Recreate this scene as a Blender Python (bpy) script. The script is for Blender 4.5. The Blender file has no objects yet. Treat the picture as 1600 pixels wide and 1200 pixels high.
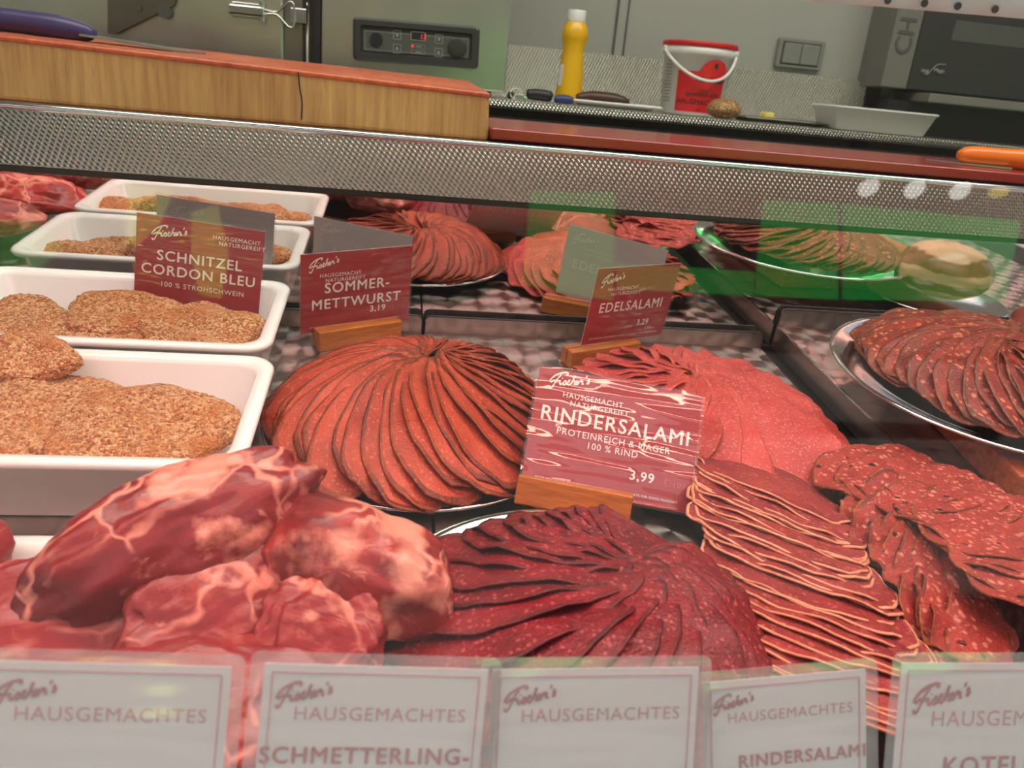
import bpy, bmesh, math, random
from mathutils import Vector, Matrix, noise
random.seed(7)
R = math.radians
SC = bpy.context.scene
COL = SC.collection
# ------------------------------------------------------------------ camera
F_PX, PITCH, ROLL, YAW = 1271.1, R(20.138), R(5.439), R(9.347)
cF = Vector((math.sin(YAW)*math.cos(PITCH), math.cos(YAW)*math.cos(PITCH), -math.sin(PITCH)))
_R0 = Vector((math.cos(YAW), -math.sin(YAW), 0)); _U0 = _R0.cross(cF)
cR = _R0*math.cos(ROLL) + _U0*math.sin(ROLL)
cU = _U0*math.cos(ROLL) - _R0*math.sin(ROLL)
cam = bpy.data.cameras.new('camera'); cam_o = bpy.data.objects.new('camera', cam); COL.objects.link(cam_o)
cam.sensor_fit = 'HORIZONTAL'; cam.sensor_width = 36; cam.lens = F_PX*36/1600
cam.clip_start = .01; cam.clip_end = 200
cam.dof.use_dof = True; cam.dof.focus_distance = .66; cam.dof.aperture_fstop = 9.5
cam_o.matrix_world = Matrix(((cR.x, cU.x, -cF.x, 0), (cR.y, cU.y, -cF.y, 0), (cR.z, cU.z, -cF.z, 0), (0, 0, 0, 1)))
SC.camera = cam_o
# ------------------------------------------------------------------ light
SC.view_settings.view_transform = 'Standard'; SC.view_settings.look = 'None'
SC.view_settings.gamma = 1; SC.view_settings.use_curve_mapping = False
SC.view_settings.exposure = 0.0
W = bpy.data.worlds.new('world'); SC.world = W; W.use_nodes = True
W.node_tree.nodes['Background'].inputs[0].default_value = (.86, .95, 1.08, 1)
W.node_tree.nodes['Background'].inputs[1].default_value = 1.15
sun = bpy.data.lights.new('sun', 'SUN'); sun.energy = 24; sun.angle = R(2); sun.color = (1, .95, .86)
so = bpy.data.objects.new('sun', sun); COL.objects.link(so)
so.rotation_euler = Vector((.55, -.55, -.62)).to_track_quat('-Z', 'Y').to_euler()
ar = bpy.data.lights.new('ceiling_light', 'AREA'); ar.shape = 'RECTANGLE'; ar.size = 2.2; ar.size_y = .35
ar.energy = 23; ar.color = (1, .98, .86)
ao = bpy.data.objects.new('ceiling_light', ar); COL.objects.link(ao); ao.location = (.4, .66, 1.03)
LAMP_L = 37; LAMP_C = (1, .41, .32)
# ------------------------------------------------------------------ frames
TILT, HZ, YM, MT = R(6.86), -.256, .85, R(6.26)
FL = Matrix.Translation((0, YM, HZ)) @ Matrix.Rotation(TILT, 4, 'X')      # display floor: x right, y towards mirror, z up
def ray(px, py): return cF + cR*((px-800)/F_PX) - cU*((py-600)/F_PX)
def at(px, py, y):                                                          # point at depth y behind pixel
    d = ray(px, py); return d*(y/d.y)
def lin(r, g, b):
    f = lambda c: c/12.92 if c <= .04045 else ((c+.055)/1.055)**2.4
    return (f(r/255), f(g/255), f(b/255), 1)
# ------------------------------------------------------------------ materials
class N:
    def __init__(s, name):
        s.m = bpy.data.materials.new(name); s.m.use_nodes = True; s.t = s.m.node_tree
        s.b = s.t.nodes['Principled BSDF']; s.out = s.t.nodes['Material Output']
    def n(s, typ, **kw):
        x = s.t.nodes.new(typ)
        for k, v in kw.items():
            if k.startswith('i_'):
                kk = k[2:]; kk = int(kk) if kk.isdigit() else kk.replace('_', ' ')
                if isinstance(v, bpy.types.NodeSocket): s.t.links.new(v, x.inputs[kk])
                else: x.inputs[kk].default_value = v
            else: setattr(x, k, v)
        return x
    def l(s, a, b): s.t.links.new(a, b)
    def math(s, op, a, b=None, clamp=False):
        x = s.n('ShaderNodeMath', operation=op, use_clamp=clamp)
        for i, v in enumerate((a, b)):
            if v is None: continue
            if isinstance(v, bpy.types.NodeSocket): s.l(v, x.inputs[i])
            else: x.inputs[i].default_value = v
        return x.outputs[0]
    def mix(s, f, a, b):
        x = s.n('ShaderNodeMix', data_type='RGBA')
        for i, v in ((0, f), (6, a), (7, b)):
            if isinstance(v, bpy.types.NodeSocket): s.l(v, x.inputs[i])
            else: x.inputs[i].default_value = v
        return x.outputs[2]
    def ramp(s, v, lo, hi):
        x = s.n('ShaderNodeMapRange', i_0=v, i_1=lo, i_2=hi); return x.outputs[0]
    def coord(s, rnd=False):
        tc = s.n('ShaderNodeTexCoord').outputs['Object']
        if rnd:
            oi = s.n('ShaderNodeObjectInfo').outputs['Random']
            c = s.n('ShaderNodeCombineXYZ', i_0=s.math('MULTIPLY', oi, 7.3), i_1=s.math('MULTIPLY', oi, 3.1), i_2=s.math('MULTIPLY', oi, 5.7))
            return s.n('ShaderNodeVectorMath', operation='ADD', i_0=tc, i_1=c.outputs[0]).outputs[0]
        return tc
    def noise(s, v, sc, det=3, rough=.55):
        return s.n('ShaderNodeTexNoise', i_Vector=v, i_Scale=sc, i_Detail=det, i_Roughness=rough).outputs['Fac']
    def voro(s, v, sc, out='Distance', feature='F1', rnd=1):
        return s.n('ShaderNodeTexVoronoi', feature=feature, i_Vector=v, i_Scale=sc, i_Randomness=rnd).outputs[out]
    def bump(s, h, st, dist):
        x = s.n('ShaderNodeBump', i_Strength=st, i_Distance=dist, i_Height=h); s.l(x.outputs[0], s.b.inputs['Normal']); return x
    def set(s, col=None, rough=None, metal=None, **kw):
        for k, v in (('Base Color', col), ('Roughness', rough), ('Metallic', metal), *[(k.replace('_', ' '), v) for k, v in kw.items()]):
            if v is None: continue
            if isinstance(v, bpy.types.NodeSocket): s.l(v, s.b.inputs[k])
            else: s.b.inputs[k].default_value = v
        return s
def plain(name, col, rough=.5, metal=0, var=.06, scale=30, **kw):
    n = N(name); c = n.coord(); f = n.noise(c, scale, 4)
    dark = tuple(x*(1-var*3) for x in col[:3])+(1,)
    n.set(n.mix(f, dark, tuple(min(1, x*(1+var)) for x in col[:3])+(1,)), rough, metal, **kw)
    return n.m
def emit(name, col, st):
    n = N(name); n.set((0, 0, 0, 1), .5); n.b.inputs['Emission Color'].default_value = (*col, 1); n.b.inputs['Emission Strength'].default_value = st
    return n.m
def glassy(name, refl=.08, tint=(1, 1, 1), haze=0., rough=.0, wav=None, fres=True):
    n = N(name); n.t.nodes.remove(n.b)
    tr = n.n('ShaderNodeBsdfTransparent'); tr.inputs[0].default_value = (*tint, 1)
    gl = n.n('ShaderNodeBsdfGlossy', i_Roughness=rough)
    last = tr.outputs[0]
    if haze:
        df = n.n('ShaderNodeBsdfDiffuse'); df.inputs[0].default_value = (.9, .9, .9, 1)
        mx = n.n('ShaderNodeMixShader', i_0=haze); n.l(last, mx.inputs[1]); n.l(df.outputs[0], mx.inputs[2]); last = mx.outputs[0]
    fac = refl
    mx = n.n('ShaderNodeMixShader', i_0=refl)
    if fres:
        lw = n.n('ShaderNodeLayerWeight', i_Blend=.32)
        n.l(n.math('ADD', n.math('MULTIPLY', lw.outputs['Facing'], .09), refl*.65, True), mx.inputs[0])
    n.l(last, mx.inputs[1]); n.l(gl.outputs[0], mx.inputs[2])
    if wav:
        c = n.coord(); x = n.n('ShaderNodeSeparateXYZ', i_0=c)
        v = n.n('ShaderNodeCombineXYZ', i_0=n.math('MULTIPLY', x.outputs[0], .16), i_1=x.outputs[1], i_2=x.outputs[2]).outputs[0]
        h = n.noise(v, wav[0], 2)
        bm = n.n('ShaderNodeBump', i_Strength=wav[1], i_Distance=.01, i_Height=h); n.l(bm.outputs[0], gl.inputs['Normal'])
    n.l(mx.outputs[0], n.out.inputs[0])
    return n.m
def meat(name, base, fat, fat_sc, fat_amt, dark, rough=.42, pepper=False, bumpst=.5, fl=.4):
    n = N(name); c = n.coord(True)
    big = n.noise(c, 22, 3)
    col = n.mix(n.ramp(big, .3, .72), dark, base)
    wv = n.n('ShaderNodeVectorMath', operation='ADD', i_0=c, i_1=n.n('ShaderNodeVectorMath', operation='SCALE', i_0=n.n('ShaderNodeTexNoise', i_Vector=c, i_Scale=170., i_Detail=2.).outputs['Color'], i_Scale=.004).outputs[0]).outputs[0]
    d = n.voro(wv, fat_sc)
    cc = n.n('ShaderNodeTexVoronoi', i_Vector=wv, i_Scale=fat_sc); rv = n.n('ShaderNodeSeparateXYZ', i_0=cc.outputs['Color']).outputs[0]
    m = n.math('MULTIPLY', n.ramp(d, .5, .3), n.math('LESS_THAN', rv, fat_amt))
    fine = n.ramp(n.noise(c, fat_sc*2.6, 2), .58, .72)
    col = n.mix(n.math('MULTIPLY', n.math('ADD', n.math('MULTIPLY', m, fl), n.math('MULTIPLY', fine, .45), True), .85), col, fat)
    if pepper:
        d2 = n.voro(wv, 130); c2 = n.n('ShaderNodeTexVoronoi', i_Vector=wv, i_Scale=130.); r2 = n.n('ShaderNodeSeparateXYZ', i_0=c2.outputs['Color']).outputs[1]
        col = n.mix(n.math('MULTIPLY', n.ramp(d2, .36, .25), n.math('LESS_THAN', r2, .09)), col, (.012, .008, .008, 1))
    n.set(col, rough)
    n.bump(n.math('ADD', n.noise(c, 420, 3), n.math('MULTIPLY', big, 1.5)), bumpst, .0016)
    n.b.inputs['Specular IOR Level'].default_value = .32
    return n.m
M = {}
M['mett'] = meat('mettwurst_cut', lin(190, 76, 50), lin(220, 124, 88), 330, .3, lin(150, 46, 30))
M['mett_rind'] = meat('mettwurst_rind', lin(150, 62, 28), lin(196, 100, 52), 260, .2, lin(96, 30, 14), .36)
M['edel'] = meat('fine_salami_cut', lin(194, 72, 68), lin(226, 140, 128), 380, .45, lin(164, 46, 46))
M['edel_rind'] = meat('fine_salami_rind', lin(205, 84, 66), lin(230, 150, 120), 300, .3, lin(150, 46, 36))
M['beef'] = meat('beef_salami_cut', lin(138, 26, 38), lin(200, 100, 98), 340, .3, lin(92, 14, 24), .36, fl=.55)
M['beef_rind'] = meat('beef_salami_rind', lin(116, 28, 34), lin(150, 60, 56), 260, .2, lin(70, 12, 18), .45)
M['ham'] = meat('air_dried_salami_cut', lin(158, 56, 54), lin(206, 124, 110), 300, .34, lin(122, 36, 38), .45)
M['ham_fat'] = meat('fat_rim', lin(232, 170, 136), lin(244, 200, 168), 200, .3, lin(206, 128, 96), .4)
M['pepper'] = meat('pepper_salami_cut', lin(166, 58, 48), lin(220, 138, 118), 210, .45, lin(132, 36, 32), .5, True, fl=.75)
M['pepper_rind'] = meat('pepper_salami_rind', lin(160, 74, 44), lin(200, 120, 80), 230, .3, lin(96, 34, 22), .5, True)
M['coarse'] = meat('coarse_salami_cut', lin(150, 48, 34), lin(216, 126, 90), 170, .45, lin(104, 28, 20), .36, fl=.8)
M['coarse_rind'] = meat('coarse_salami_rind', lin(140, 70, 46), lin(190, 116, 84), 230, .3, lin(80, 32, 22), .42)

def steel(name, col=(.62, .61, .58, 1), rough=.22, brush=True):
    n = N(name); c = n.coord()
    x = n.n('ShaderNodeSeparateXYZ', i_0=c)
    v = n.n('ShaderNodeCombineXYZ', i_0=n.math('MULTIPLY', x.outputs[0], 6.), i_1=n.math('MULTIPLY', x.outputs[1], 6.), i_2=n.math('MULTIPLY', x.outputs[2], 240.)).outputs[0]
    f = n.noise(v, 3, 3); sm = n.noise(c, 9, 4)
    n.set(n.mix(sm, tuple(k*.8 for k in col[:3])+(1,), col), n.n('ShaderNodeMapRange', i_0=n.math('ADD', n.math('MULTIPLY', f, .4), n.math('MULTIPLY', sm, .6)), i_3=rough*.7, i_4=rough*1.4).outputs[0], 1)
    if brush: n.bump(f, .12, .0004)
    return n.m
M['steel'] = steel('brushed_steel', (.60, .60, .53, 1), .3)
M['polish'] = steel('polished_steel', (.80, .79, .77, 1), .12, False)
M['mirror'] = N('mirror_silver').set((.84, .82, .82, 1), .015, 1).m
def turned(name, axis):
    n = N(name); c = n.coord(); x = n.n('ShaderNodeSeparateXYZ', i_0=c)
    u = n.math('DIVIDE', x.outputs[0], .036); v = n.math('DIVIDE', x.outputs[axis], .036)
    pu = n.math('SUBTRACT', n.math('FRACT', u), .5); pv = n.math('SUBTRACT', n.math('FRACT', v), .5)
    comp = n.n('ShaderNodeCombineXYZ', i_0=n.math('MULTIPLY', pv, -1.))
    n.l(pu, comp.inputs[axis])
    vt = n.n('ShaderNodeVectorTransform', vector_type='VECTOR', convert_from='OBJECT', convert_to='WORLD', i_0=comp.outputs[0])
    n.l(vt.outputs[0], n.b.inputs['Tangent'])
    rr = n.math('SQRT', n.math('ADD', n.math('MULTIPLY', pu, pu), n.math('MULTIPLY', pv, pv)))
    n.set(n.mix(n.ramp(rr, .42, .56), (.47, .42, .385, 1), (.36, .32, .295, 1)), .3, 1, Anisotropic=.9)
    return n.m
M['turned_floor'] = turned('engine_turned_steel', 1)
M['turned_lip'] = turned('engine_turned_lip', 2)
def linen():
    n = N('dimpled_steel'); c = n.coord(); x = n.n('ShaderNodeSeparateXYZ', i_0=c)
    a = n.math('MULTIPLY', n.math('ADD', x.outputs[0], n.math('MULTIPLY', x.outputs[2], .35)), 2*math.pi/.0056)
    b = n.math('MULTIPLY', n.math('ADD', x.outputs[2], x.outputs[1]), 2*math.pi/.0074)
    h = n.math('MULTIPLY', n.math('COSINE', a), n.math('COSINE', b))
    n.set((.46, .45, .385, 1), .24, 1); n.bump(h, .8, .0011); return n.m
M['linen'] = linen()
def wood(name, c1, c2, sc=(90, 90, 5), rough=.45, rings=False):
    n = N(name); c = n.coord(); x = n.n('ShaderNodeSeparateXYZ', i_0=c)
    v = n.n('ShaderNodeCombineXYZ', i_0=n.math('MULTIPLY', x.outputs[0], sc[0]), i_1=n.math('MULTIPLY', x.outputs[1], sc[1]), i_2=n.math('MULTIPLY', x.outputs[2], sc[2])).outputs[0]
    f = n.noise(v, 1.6, 5, .6); g = n.noise(v, 6, 3)
    b = n.noise(c, 8, 2)
    col = n.mix(n.ramp(n.math('ADD', n.math('MULTIPLY', f, .6), n.math('MULTIPLY', b, .4)), .35, .65), c2, c1)
    col = n.mix(n.math('MULTIPLY', n.ramp(g, .55, .75), .45), col, tuple(k*.55 for k in c2[:3])+(1,))
    n.set(col, rough); n.bump(g, .25, .0008); return n.m
M['board'] = wood('maple_end_grain', lin(222, 170, 104), lin(176, 120, 66))
M['board_top'] = wood('orange_board_top', lin(214, 104, 52), lin(170, 66, 34), (60, 8, 60), .4)
M['block'] = wood('card_block_wood', lin(206, 128, 52), lin(158, 84, 30), (16, 130, 130), .4)
M['pedestal'] = wood('pedestal_wood', lin(186, 92, 36), lin(120, 52, 20), (12, 110, 110), .45)
M['tray'] = plain('white_melamine', (.86, .84, .82, 1), .18, 0, .02, 12)
M['black'] = plain('black_rubber', (.012, .011, .011, 1), .45)
M['seal'] = plain('dark_seal', (.02, .012, .01, 1), .3)
M['darkgrey'] = plain('dark_plastic', (.035, .036, .034, 1), .38)
M['panelgrey'] = plain('panel_grey', (.085, .088, .08, 1), .42)
M['wall'] = plain('grey_laminate', (.36, .355, .32, 1), .42, 0, .03, 4)
M['wallseam'] = plain('seam_dark', (.08, .075, .065, 1), .6)
M['red_board'] = plain('red_cutting_plastic', lin(158, 26, 18), .2, 0, .08, 16)
M['white'] = plain('white_plastic', (.78, .77, .73, 1), .3, 0, .02)
M['mustard'] = plain('mustard_yellow', lin(232, 178, 10), .32, 0, .03)
M['redlabel'] = plain('red_label', lin(214, 34, 38), .35, 0, .03)
M['greyplastic'] = plain('switch_grey', (.22, .22, .2, 1), .4, 0, .03)
M['purple'] = plain('purple_handle', lin(66, 52, 104), .4)
M['orange'] = plain('orange_handle', lin(240, 116, 12), .32, 0, .03)
M['blade'] = steel('blade_steel', (.55, .54, .5, 1), .28)
M['blue'] = plain('blue_plastic', lin(44, 56, 110), .4)
M['bread'] = None
M['card_red'] = plain('crimson_card', lin(160, 10, 28), .5, 0, .02)
M['card_back'] = plain('card_back', lin(206, 196, 192), .5, 0, .02)
M['card_white'] = plain('white_card', (.84, .84, .85, 1), .5, 0, .01)
M['ink_white'] = plain('white_ink', (.88, .84, .80, 1), .5, 0, .0)
M['ink_pale'] = plain('pale_show_through', lin(226, 220, 216), .5, 0, .0)
M['ink_faint'] = plain('faint_red_ink', lin(196, 70, 78), .5, 0, .0)
M['ink_red'] = plain('red_ink', lin(178, 38, 56), .5, 0, .0)
M['ink_rose'] = plain('rose_ink', lin(205, 120, 134), .5, 0, .0)
M['ink_dark'] = plain('dark_ink', (.02, .015, .015, 1), .5, 0, .0)
M['sleeve'] = glassy('clear_film', .05, haze=.02, rough=.05, wav=(40, .85))
M['sleeve_front'] = glassy('clear_pouch', .07, haze=.16, rough=.08, wav=(30, .2))
M['glass'] = glassy('front_glass', .022, (.985, .995, .985))
M['gauge_glass'] = glassy('gauge_glass', .08)
M['led_red'] = emit('red_segments', (1, .05, .03), 1.4)
M['tube'] = emit('tube_glow', LAMP_C, LAMP_L)
M['ledpanel'] = emit('panel_glow', (1, .98, .9), 3)
M['hem'] = plain('white_tarpaulin', (.82, .82, .8, 1), .5, 0, .02)
M['green'] = plain('green_tarpaulin', lin(48, 190, 84), .6, 0, .05, 2)
M['lime'] = plain('lime_tarpaulin', lin(206, 220, 90), .6, 0, .05, 2)
M['street'] = plain('street_paving', (.10, .098, .095, 1), .9)
M['facade'] = plain('facade_render', (.035, .028, .025, 1), .9, 0, .1, 1)
M['truckin'] = plain('truck_lining', (.42, .41, .38, 1), .5)
def breaded(name='breadcrumb_crust'):
    n = N(name); c = n.coord(True)
    d = n.n('ShaderNodeTexVoronoi', i_Vector=c, i_Scale=480.); rv = n.n('ShaderNodeSeparateXYZ', i_0=d.outputs['Color'])
    col = n.mix(rv.outputs[0], lin(190, 96, 48), lin(255, 206, 150))
    col = n.mix(n.ramp(n.noise(c, 30, 3), .45, .7), col, lin(220, 136, 78))
    col = n.mix(n.math('MULTIPLY', n.math('LESS_THAN', rv.outputs[1], .03), .6), col, lin(120, 64, 34))
    n.set(col, .7)
    n.bump(n.math('ADD', n.math('MULTIPLY', d.outputs['Distance'], -1.), n.noise(c, 700, 2)), 1., .0035)
    return n.m
M['crumb'] = breaded()
def pork(name, base, fat, amt, vein=1., dark=None):
    n = N(name); c = n.coord(True)
    w = n.n('ShaderNodeVectorMath', operation='ADD', i_0=c, i_1=n.n('ShaderNodeVectorMath', operation='SCALE', i_0=n.n('ShaderNodeTexNoise', i_Vector=c, i_Scale=22., i_Detail=3.).outputs['Color'], i_Scale=.05).outputs[0]).outputs[0]
    e = n.voro(w, 20, 'Distance', 'DISTANCE_TO_EDGE')
    big = n.noise(w, 13, 2)
    vm = n.math('MULTIPLY', n.ramp(n.math('ADD', e, n.math('MULTIPLY', n.noise(c, 55, 3), .07)), .085, .045), n.ramp(n.noise(c, 15, 2), .44, .54))
    vm = n.math('MAXIMUM', vm, n.math('MULTIPLY', n.ramp(n.noise(n.n('ShaderNodeVectorMath', operation='MULTIPLY', i_0=w, i_1=(1., 2.6, 1.4)).outputs[0], 46, 4), .62, .72), .5))
    patch = n.ramp(n.math('ADD', big, n.math('MULTIPLY', n.noise(c, 70, 4), .22)), 1.11-amt, 1.11-amt+.07)
    fib = n.noise(n.n('ShaderNodeVectorMath', operation='MULTIPLY', i_0=c, i_1=(25., 130., 60.)).outputs[0], 1, 3)
    col = n.mix(n.ramp(n.math('ADD', n.math('MULTIPLY', n.noise(c, 26, 3), .6), n.math('MULTIPLY', fib, .4)), .35, .65), dark or tuple(k*.5 for k in base[:3])+(1,), base)
    f = n.math('MAXIMUM', n.math('MULTIPLY', vm, vein), patch)
    n.set(n.mix(n.math('MULTIPLY', f, .85), col, fat), .34)
    n.b.inputs['Specular IOR Level'].default_value = .5
    n.b.inputs['Subsurface Weight'].default_value = .12; n.b.inputs['Subsurface Radius'].default_value = (.008, .002, .001)
    n.bump(n.math('ADD', n.math('MULTIPLY', f, .4), n.math('ADD', n.math('MULTIPLY', fib, .5), n.noise(c, 60, 3))), .4, .003)
    return n.m
M['pork_roast'] = pork('pork_neck', lin(144, 28, 34), lin(226, 146, 126), .42, 1.)
M['pork_fatty'] = pork('pork_neck_fatty', lin(170, 50, 48), lin(226, 152, 132), .50, 1., lin(100, 26, 28))
M['pork_slice'] = pork('pork_neck_steak', lin(156, 36, 40), lin(226, 140, 120), .36, .9, lin(128, 30, 34))
M['rib'] = pork('pork_rib', lin(196, 48, 44), lin(236, 150, 128), .4, 1.)
# ------------------------------------------------------------------ object helpers
def tag(o, label=None, cat=None, group=None, kind=None):
    if label: o['label'] = label
    if cat: o['category'] = cat
    if group: o['group'] = group
    if kind: o['kind'] = kind
    return o
def empty(name, mw=Matrix(), label=None, cat=None, group=None):
    o = bpy.data.objects.new(name, None); COL.objects.link(o); o.empty_display_size = .02
    o.matrix_world = mw; return tag(o, label, cat, group)
def link(name, me, mat, parent=None, mw=None, smooth=True):
    o = bpy.data.objects.new(name, me); COL.objects.link(o)
    for m in (mat if isinstance(mat, (list, tuple)) else [mat]): me.materials.append(m)
    if parent: o.parent = parent
    if mw is not None:
        if parent: o.matrix_local = mw
        else: o.matrix_world = mw
    if smooth: me.polygons.foreach_set('use_smooth', [True]*len(me.polygons))
    return o
def mesh(vs, fs):
    me = bpy.data.meshes.new('m'); me.from_pydata([tuple(v) for v in vs], [], fs); me.update(); return me
def finish(bm, name, mat, parent=None, mw=None, smooth=False, bevel=0, seg=2):
    if bevel:
        bmesh.ops.bevel(bm, geom=[e for e in bm.edges], offset=bevel, segments=seg, profile=.5, affect='EDGES', clamp_overlap=True)
    bmesh.ops.recalc_face_normals(bm, faces=bm.faces)
    me = bpy.data.meshes.new(name); bm.to_mesh(me); bm.free()
    o = link(name, me, mat, parent, mw, smooth)
    return o
def addbox(bm, c, s, rot=None):
    m = Matrix.Translation(c) @ (rot.to_4x4() if rot else Matrix()) @ Matrix.Diagonal((*s, 1))
    bmesh.ops.create_cube(bm, size=1, matrix=m)
def box(name, c, s, mat, parent=None, mw=None, bevel=0, rot=None, seg=2):
    bm = bmesh.new(); addbox(bm, c, s, rot); return finish(bm, name, mat, parent, mw, bool(bevel) and seg > 2, bevel, seg)
def struct(name, c, s, mat, bevel=0, rot=None, mw=None):
    o = box(name, c, s, mat, None, mw, bevel, rot); o['kind'] = 'structure'; return o
def cyl(name, a, b, r, mat, parent=None, mw=None, r2=None, seg=24, bevel=0):
    a, b = Vector(a), Vector(b); d = b-a; bm = bmesh.new()
    m = Matrix.Translation((a+b)/2) @ d.to_track_quat('Z', 'Y').to_matrix().to_4x4()
    bmesh.ops.create_cone(bm, cap_ends=True, segments=seg, radius1=r, radius2=r if r2 is None else r2, depth=d.length, matrix=m)
    o = finish(bm, name, mat, parent, mw, False)
    sharp(o.data); return o
def sharp(me, ang=35):
    me.polygons.foreach_set('use_smooth', [True]*len(me.polygons))
    bm = bmesh.new(); bm.from_mesh(me)
    for e in bm.edges:
        if len(e.link_faces) == 2 and e.calc_face_angle(0) > R(ang): e.smooth = False
    bm.to_mesh(me); bm.free()
def tube_mesh(pts, r, seg=10, closed=False):
    pts = [Vector(p) for p in pts]; vs, fs = [], []; n = len(pts)
    for i, p in enumerate(pts):
        d = (pts[(i+1) % n]-pts[i-1]) if closed else (pts[min(i+1, n-1)]-pts[max(i-1, 0)])
        d.normalize(); ref = Vector((0, 0, 1)) if abs(d.z) < .9 else Vector((1, 0, 0))
        a = d.cross(ref).normalized(); b = d.cross(a); rr = r[i] if isinstance(r, (list, tuple)) else r
        for k in range(seg):
            t = 2*math.pi*k/seg; vs.append(p+(a*math.cos(t)+b*math.sin(t))*rr)
    for i in range(n if closed else n-1):
        for k in range(seg):
            j = (i+1) % n; fs.append((i*seg+k, i*seg+(k+1) % seg, j*seg+(k+1) % seg, j*seg+k))
    if not closed: fs.append(tuple(range(seg))[::-1]); fs.append(tuple((n-1)*seg+k for k in range(seg)))
    return mesh(vs, fs)
def spline(pts, n=6):
    pts = [Vector(p) for p in pts]; out = []
    for i in range(len(pts)-1):
        p0, p1, p2, p3 = pts[max(i-1, 0)], pts[i], pts[i+1], pts[min(i+2, len(pts)-1)]
        for k in range(n):
            t = k/n; out.append(.5*((2*p1)+(p2-p0)*t+(2*p0-5*p1+4*p2-p3)*t*t+(3*p1-p0-3*p2+p3)*t**3))
    return out+[pts[-1]]
def lathe(prof, seg=48, ex=1., ey=1.):
    vs, fs = [], []; n = len(prof)
    for k in range(seg):
        t = 2*math.pi*k/seg
        for r, z in prof: vs.append((r*math.cos(t)*ex, r*math.sin(t)*ey, z))
    for k in range(seg):
        j = (k+1) % seg
        for i in range(n-1): fs.append((k*n+i, j*n+i, j*n+i+1, k*n+i+1))
    if prof[0][0] > 1e-6: fs.append(tuple(k*n for k in range(seg))[::-1])
    if prof[-1][0] > 1e-6: fs.append(tuple(k*n+n-1 for k in range(seg)))
    me = mesh(vs, fs); bm = bmesh.new(); bm.from_mesh(me)
    bmesh.ops.remove_doubles(bm, verts=bm.verts, dist=1e-6); bmesh.ops.recalc_face_normals(bm, faces=bm.faces)
    bm.to_mesh(me); bm.free(); return me
def rrect(w, d, r, n=6):
    out = []
    for cx, cy, a0 in ((w/2-r, d/2-r, 0), (-w/2+r, d/2-r, 90), (-w/2+r, -d/2+r, 180), (w/2-r, -d/2+r, 270)):
        for k in range(n+1):
            t = R(a0+90*k/n); out.append((cx+r*math.cos(t), cy+r*math.sin(t)))
    return out
def loft(rings, cap0=True, cap1=True):
    vs, fs = [], []; m = len(rings[0])
    for rg in rings: vs += rg
    for i in range(len(rings)-1):
        for k in range(m):
            j = (k+1) % m; fs.append((i*m+k, i*m+j, (i+1)*m+j, (i+1)*m+k))
    if cap0: fs.append(tuple(range(m))[::-1])
    if cap1: fs.append(tuple((len(rings)-1)*m+k for k in range(m)))
    me = mesh(vs, fs); bm = bmesh.new(); bm.from_mesh(me); bmesh.ops.recalc_face_normals(bm, faces=bm.faces); bm.to_mesh(me); bm.free()
    return me
def tray_mesh(w, d, h, taper, rim, r=.022, th=.004, drop=.006):
    """open tray, outer rim w x d at height h, base inset by taper, flat rim flange of width rim"""
    prof = [(taper+rim, 0), (taper*.6+rim, .003), (rim*.9, h-drop-.002), (.001, h-drop), (0, h-drop*.5), (.0015, h-.0006), (rim*.5, h), (rim+th*.2, h-.0012), (rim+th*.9, h-.005), (taper+rim+th*.7, th+.008), (taper+rim+th+.006, th+.001), (taper+rim+th+.016, th)]
    rings = []
    for o, z in prof:
        rings.append([(x, y, z) for x, y in rrect(w-2*o, d-2*o, max(r-o*.35, .006))])
    return loft(rings)
def text(body, size, x, y, mat, parent, name='lettering', align='LEFT', sp=1.0, z=.0006, bold=0., shear=0., mw=None, mirror=False):
    cu = bpy.data.curves.new('t', 'FONT'); cu.body = body; cu.size = size; cu.align_x = align; cu.space_character = sp
    cu.shear = shear; cu.resolution_u = 3
    o = bpy.data.objects.new('t', cu); COL.objects.link(o)
    me = bpy.data.meshes.new_from_object(o.evaluated_get(bpy.context.evaluated_depsgraph_get()))
    bpy.data.objects.remove(o); bpy.data.curves.remove(cu)
    if bold:
        b2 = bmesh.new()
        for k, (ox, oy) in enumerate(((-bold, 0), (bold, 0), (0, bold*.8), (0, -bold*.8))):
            m3 = me.copy(); m3.transform(Matrix.Translation((ox, oy, k*.00002))); b2.from_mesh(m3); bpy.data.meshes.remove(m3)
        b2.to_mesh(me); b2.free()
    me.transform(Matrix.Translation((x, y, z)))
    if mw is not None: me.transform(mw)
    me.materials.clear()
    return link(name, me, mat, parent, None, False)
SCRIPT = [[(0, .22), (.06, .36), (.2, .52), (.42, .66), (.62, .72), (.69, .68), (.64, .61)],
          [(.44, .62), (.3, .4), (.2, .16), (.12, 0), (.04, -.02), (.02, .06)], [(.06, .2), (.16, .3), (.3, .31), (.42, .33)],
          [(.42, .36), (.42, .22), (.48, .2), (.56, .3), (.62, .38), (.66, .28), (.6, .2), (.56, .22)],
          [(.62, .22), (.7, .28), (.8, .42), (.74, .4), (.72, .28), (.78, .24), (.84, .3), (.98, .62), (.95, .6), (.86, .28), (.95, .44), (1.0, .42), (.99, .3), (1.04, .32), (1.12, .42), (1.08, .46), (1.04, .36), (1.1, .32), (1.16, .38), (1.22, .52), (1.24, .47), (1.3, .49), (1.3, .38), (1.36, .4)],
          [(.48, .44), (.5, .47)], [(1.46, .76), (1.42, .64)], [(1.58, .6), (1.52, .58), (1.52, .53), (1.57, .5), (1.53, .43), (1.47, .45)]]
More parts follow.
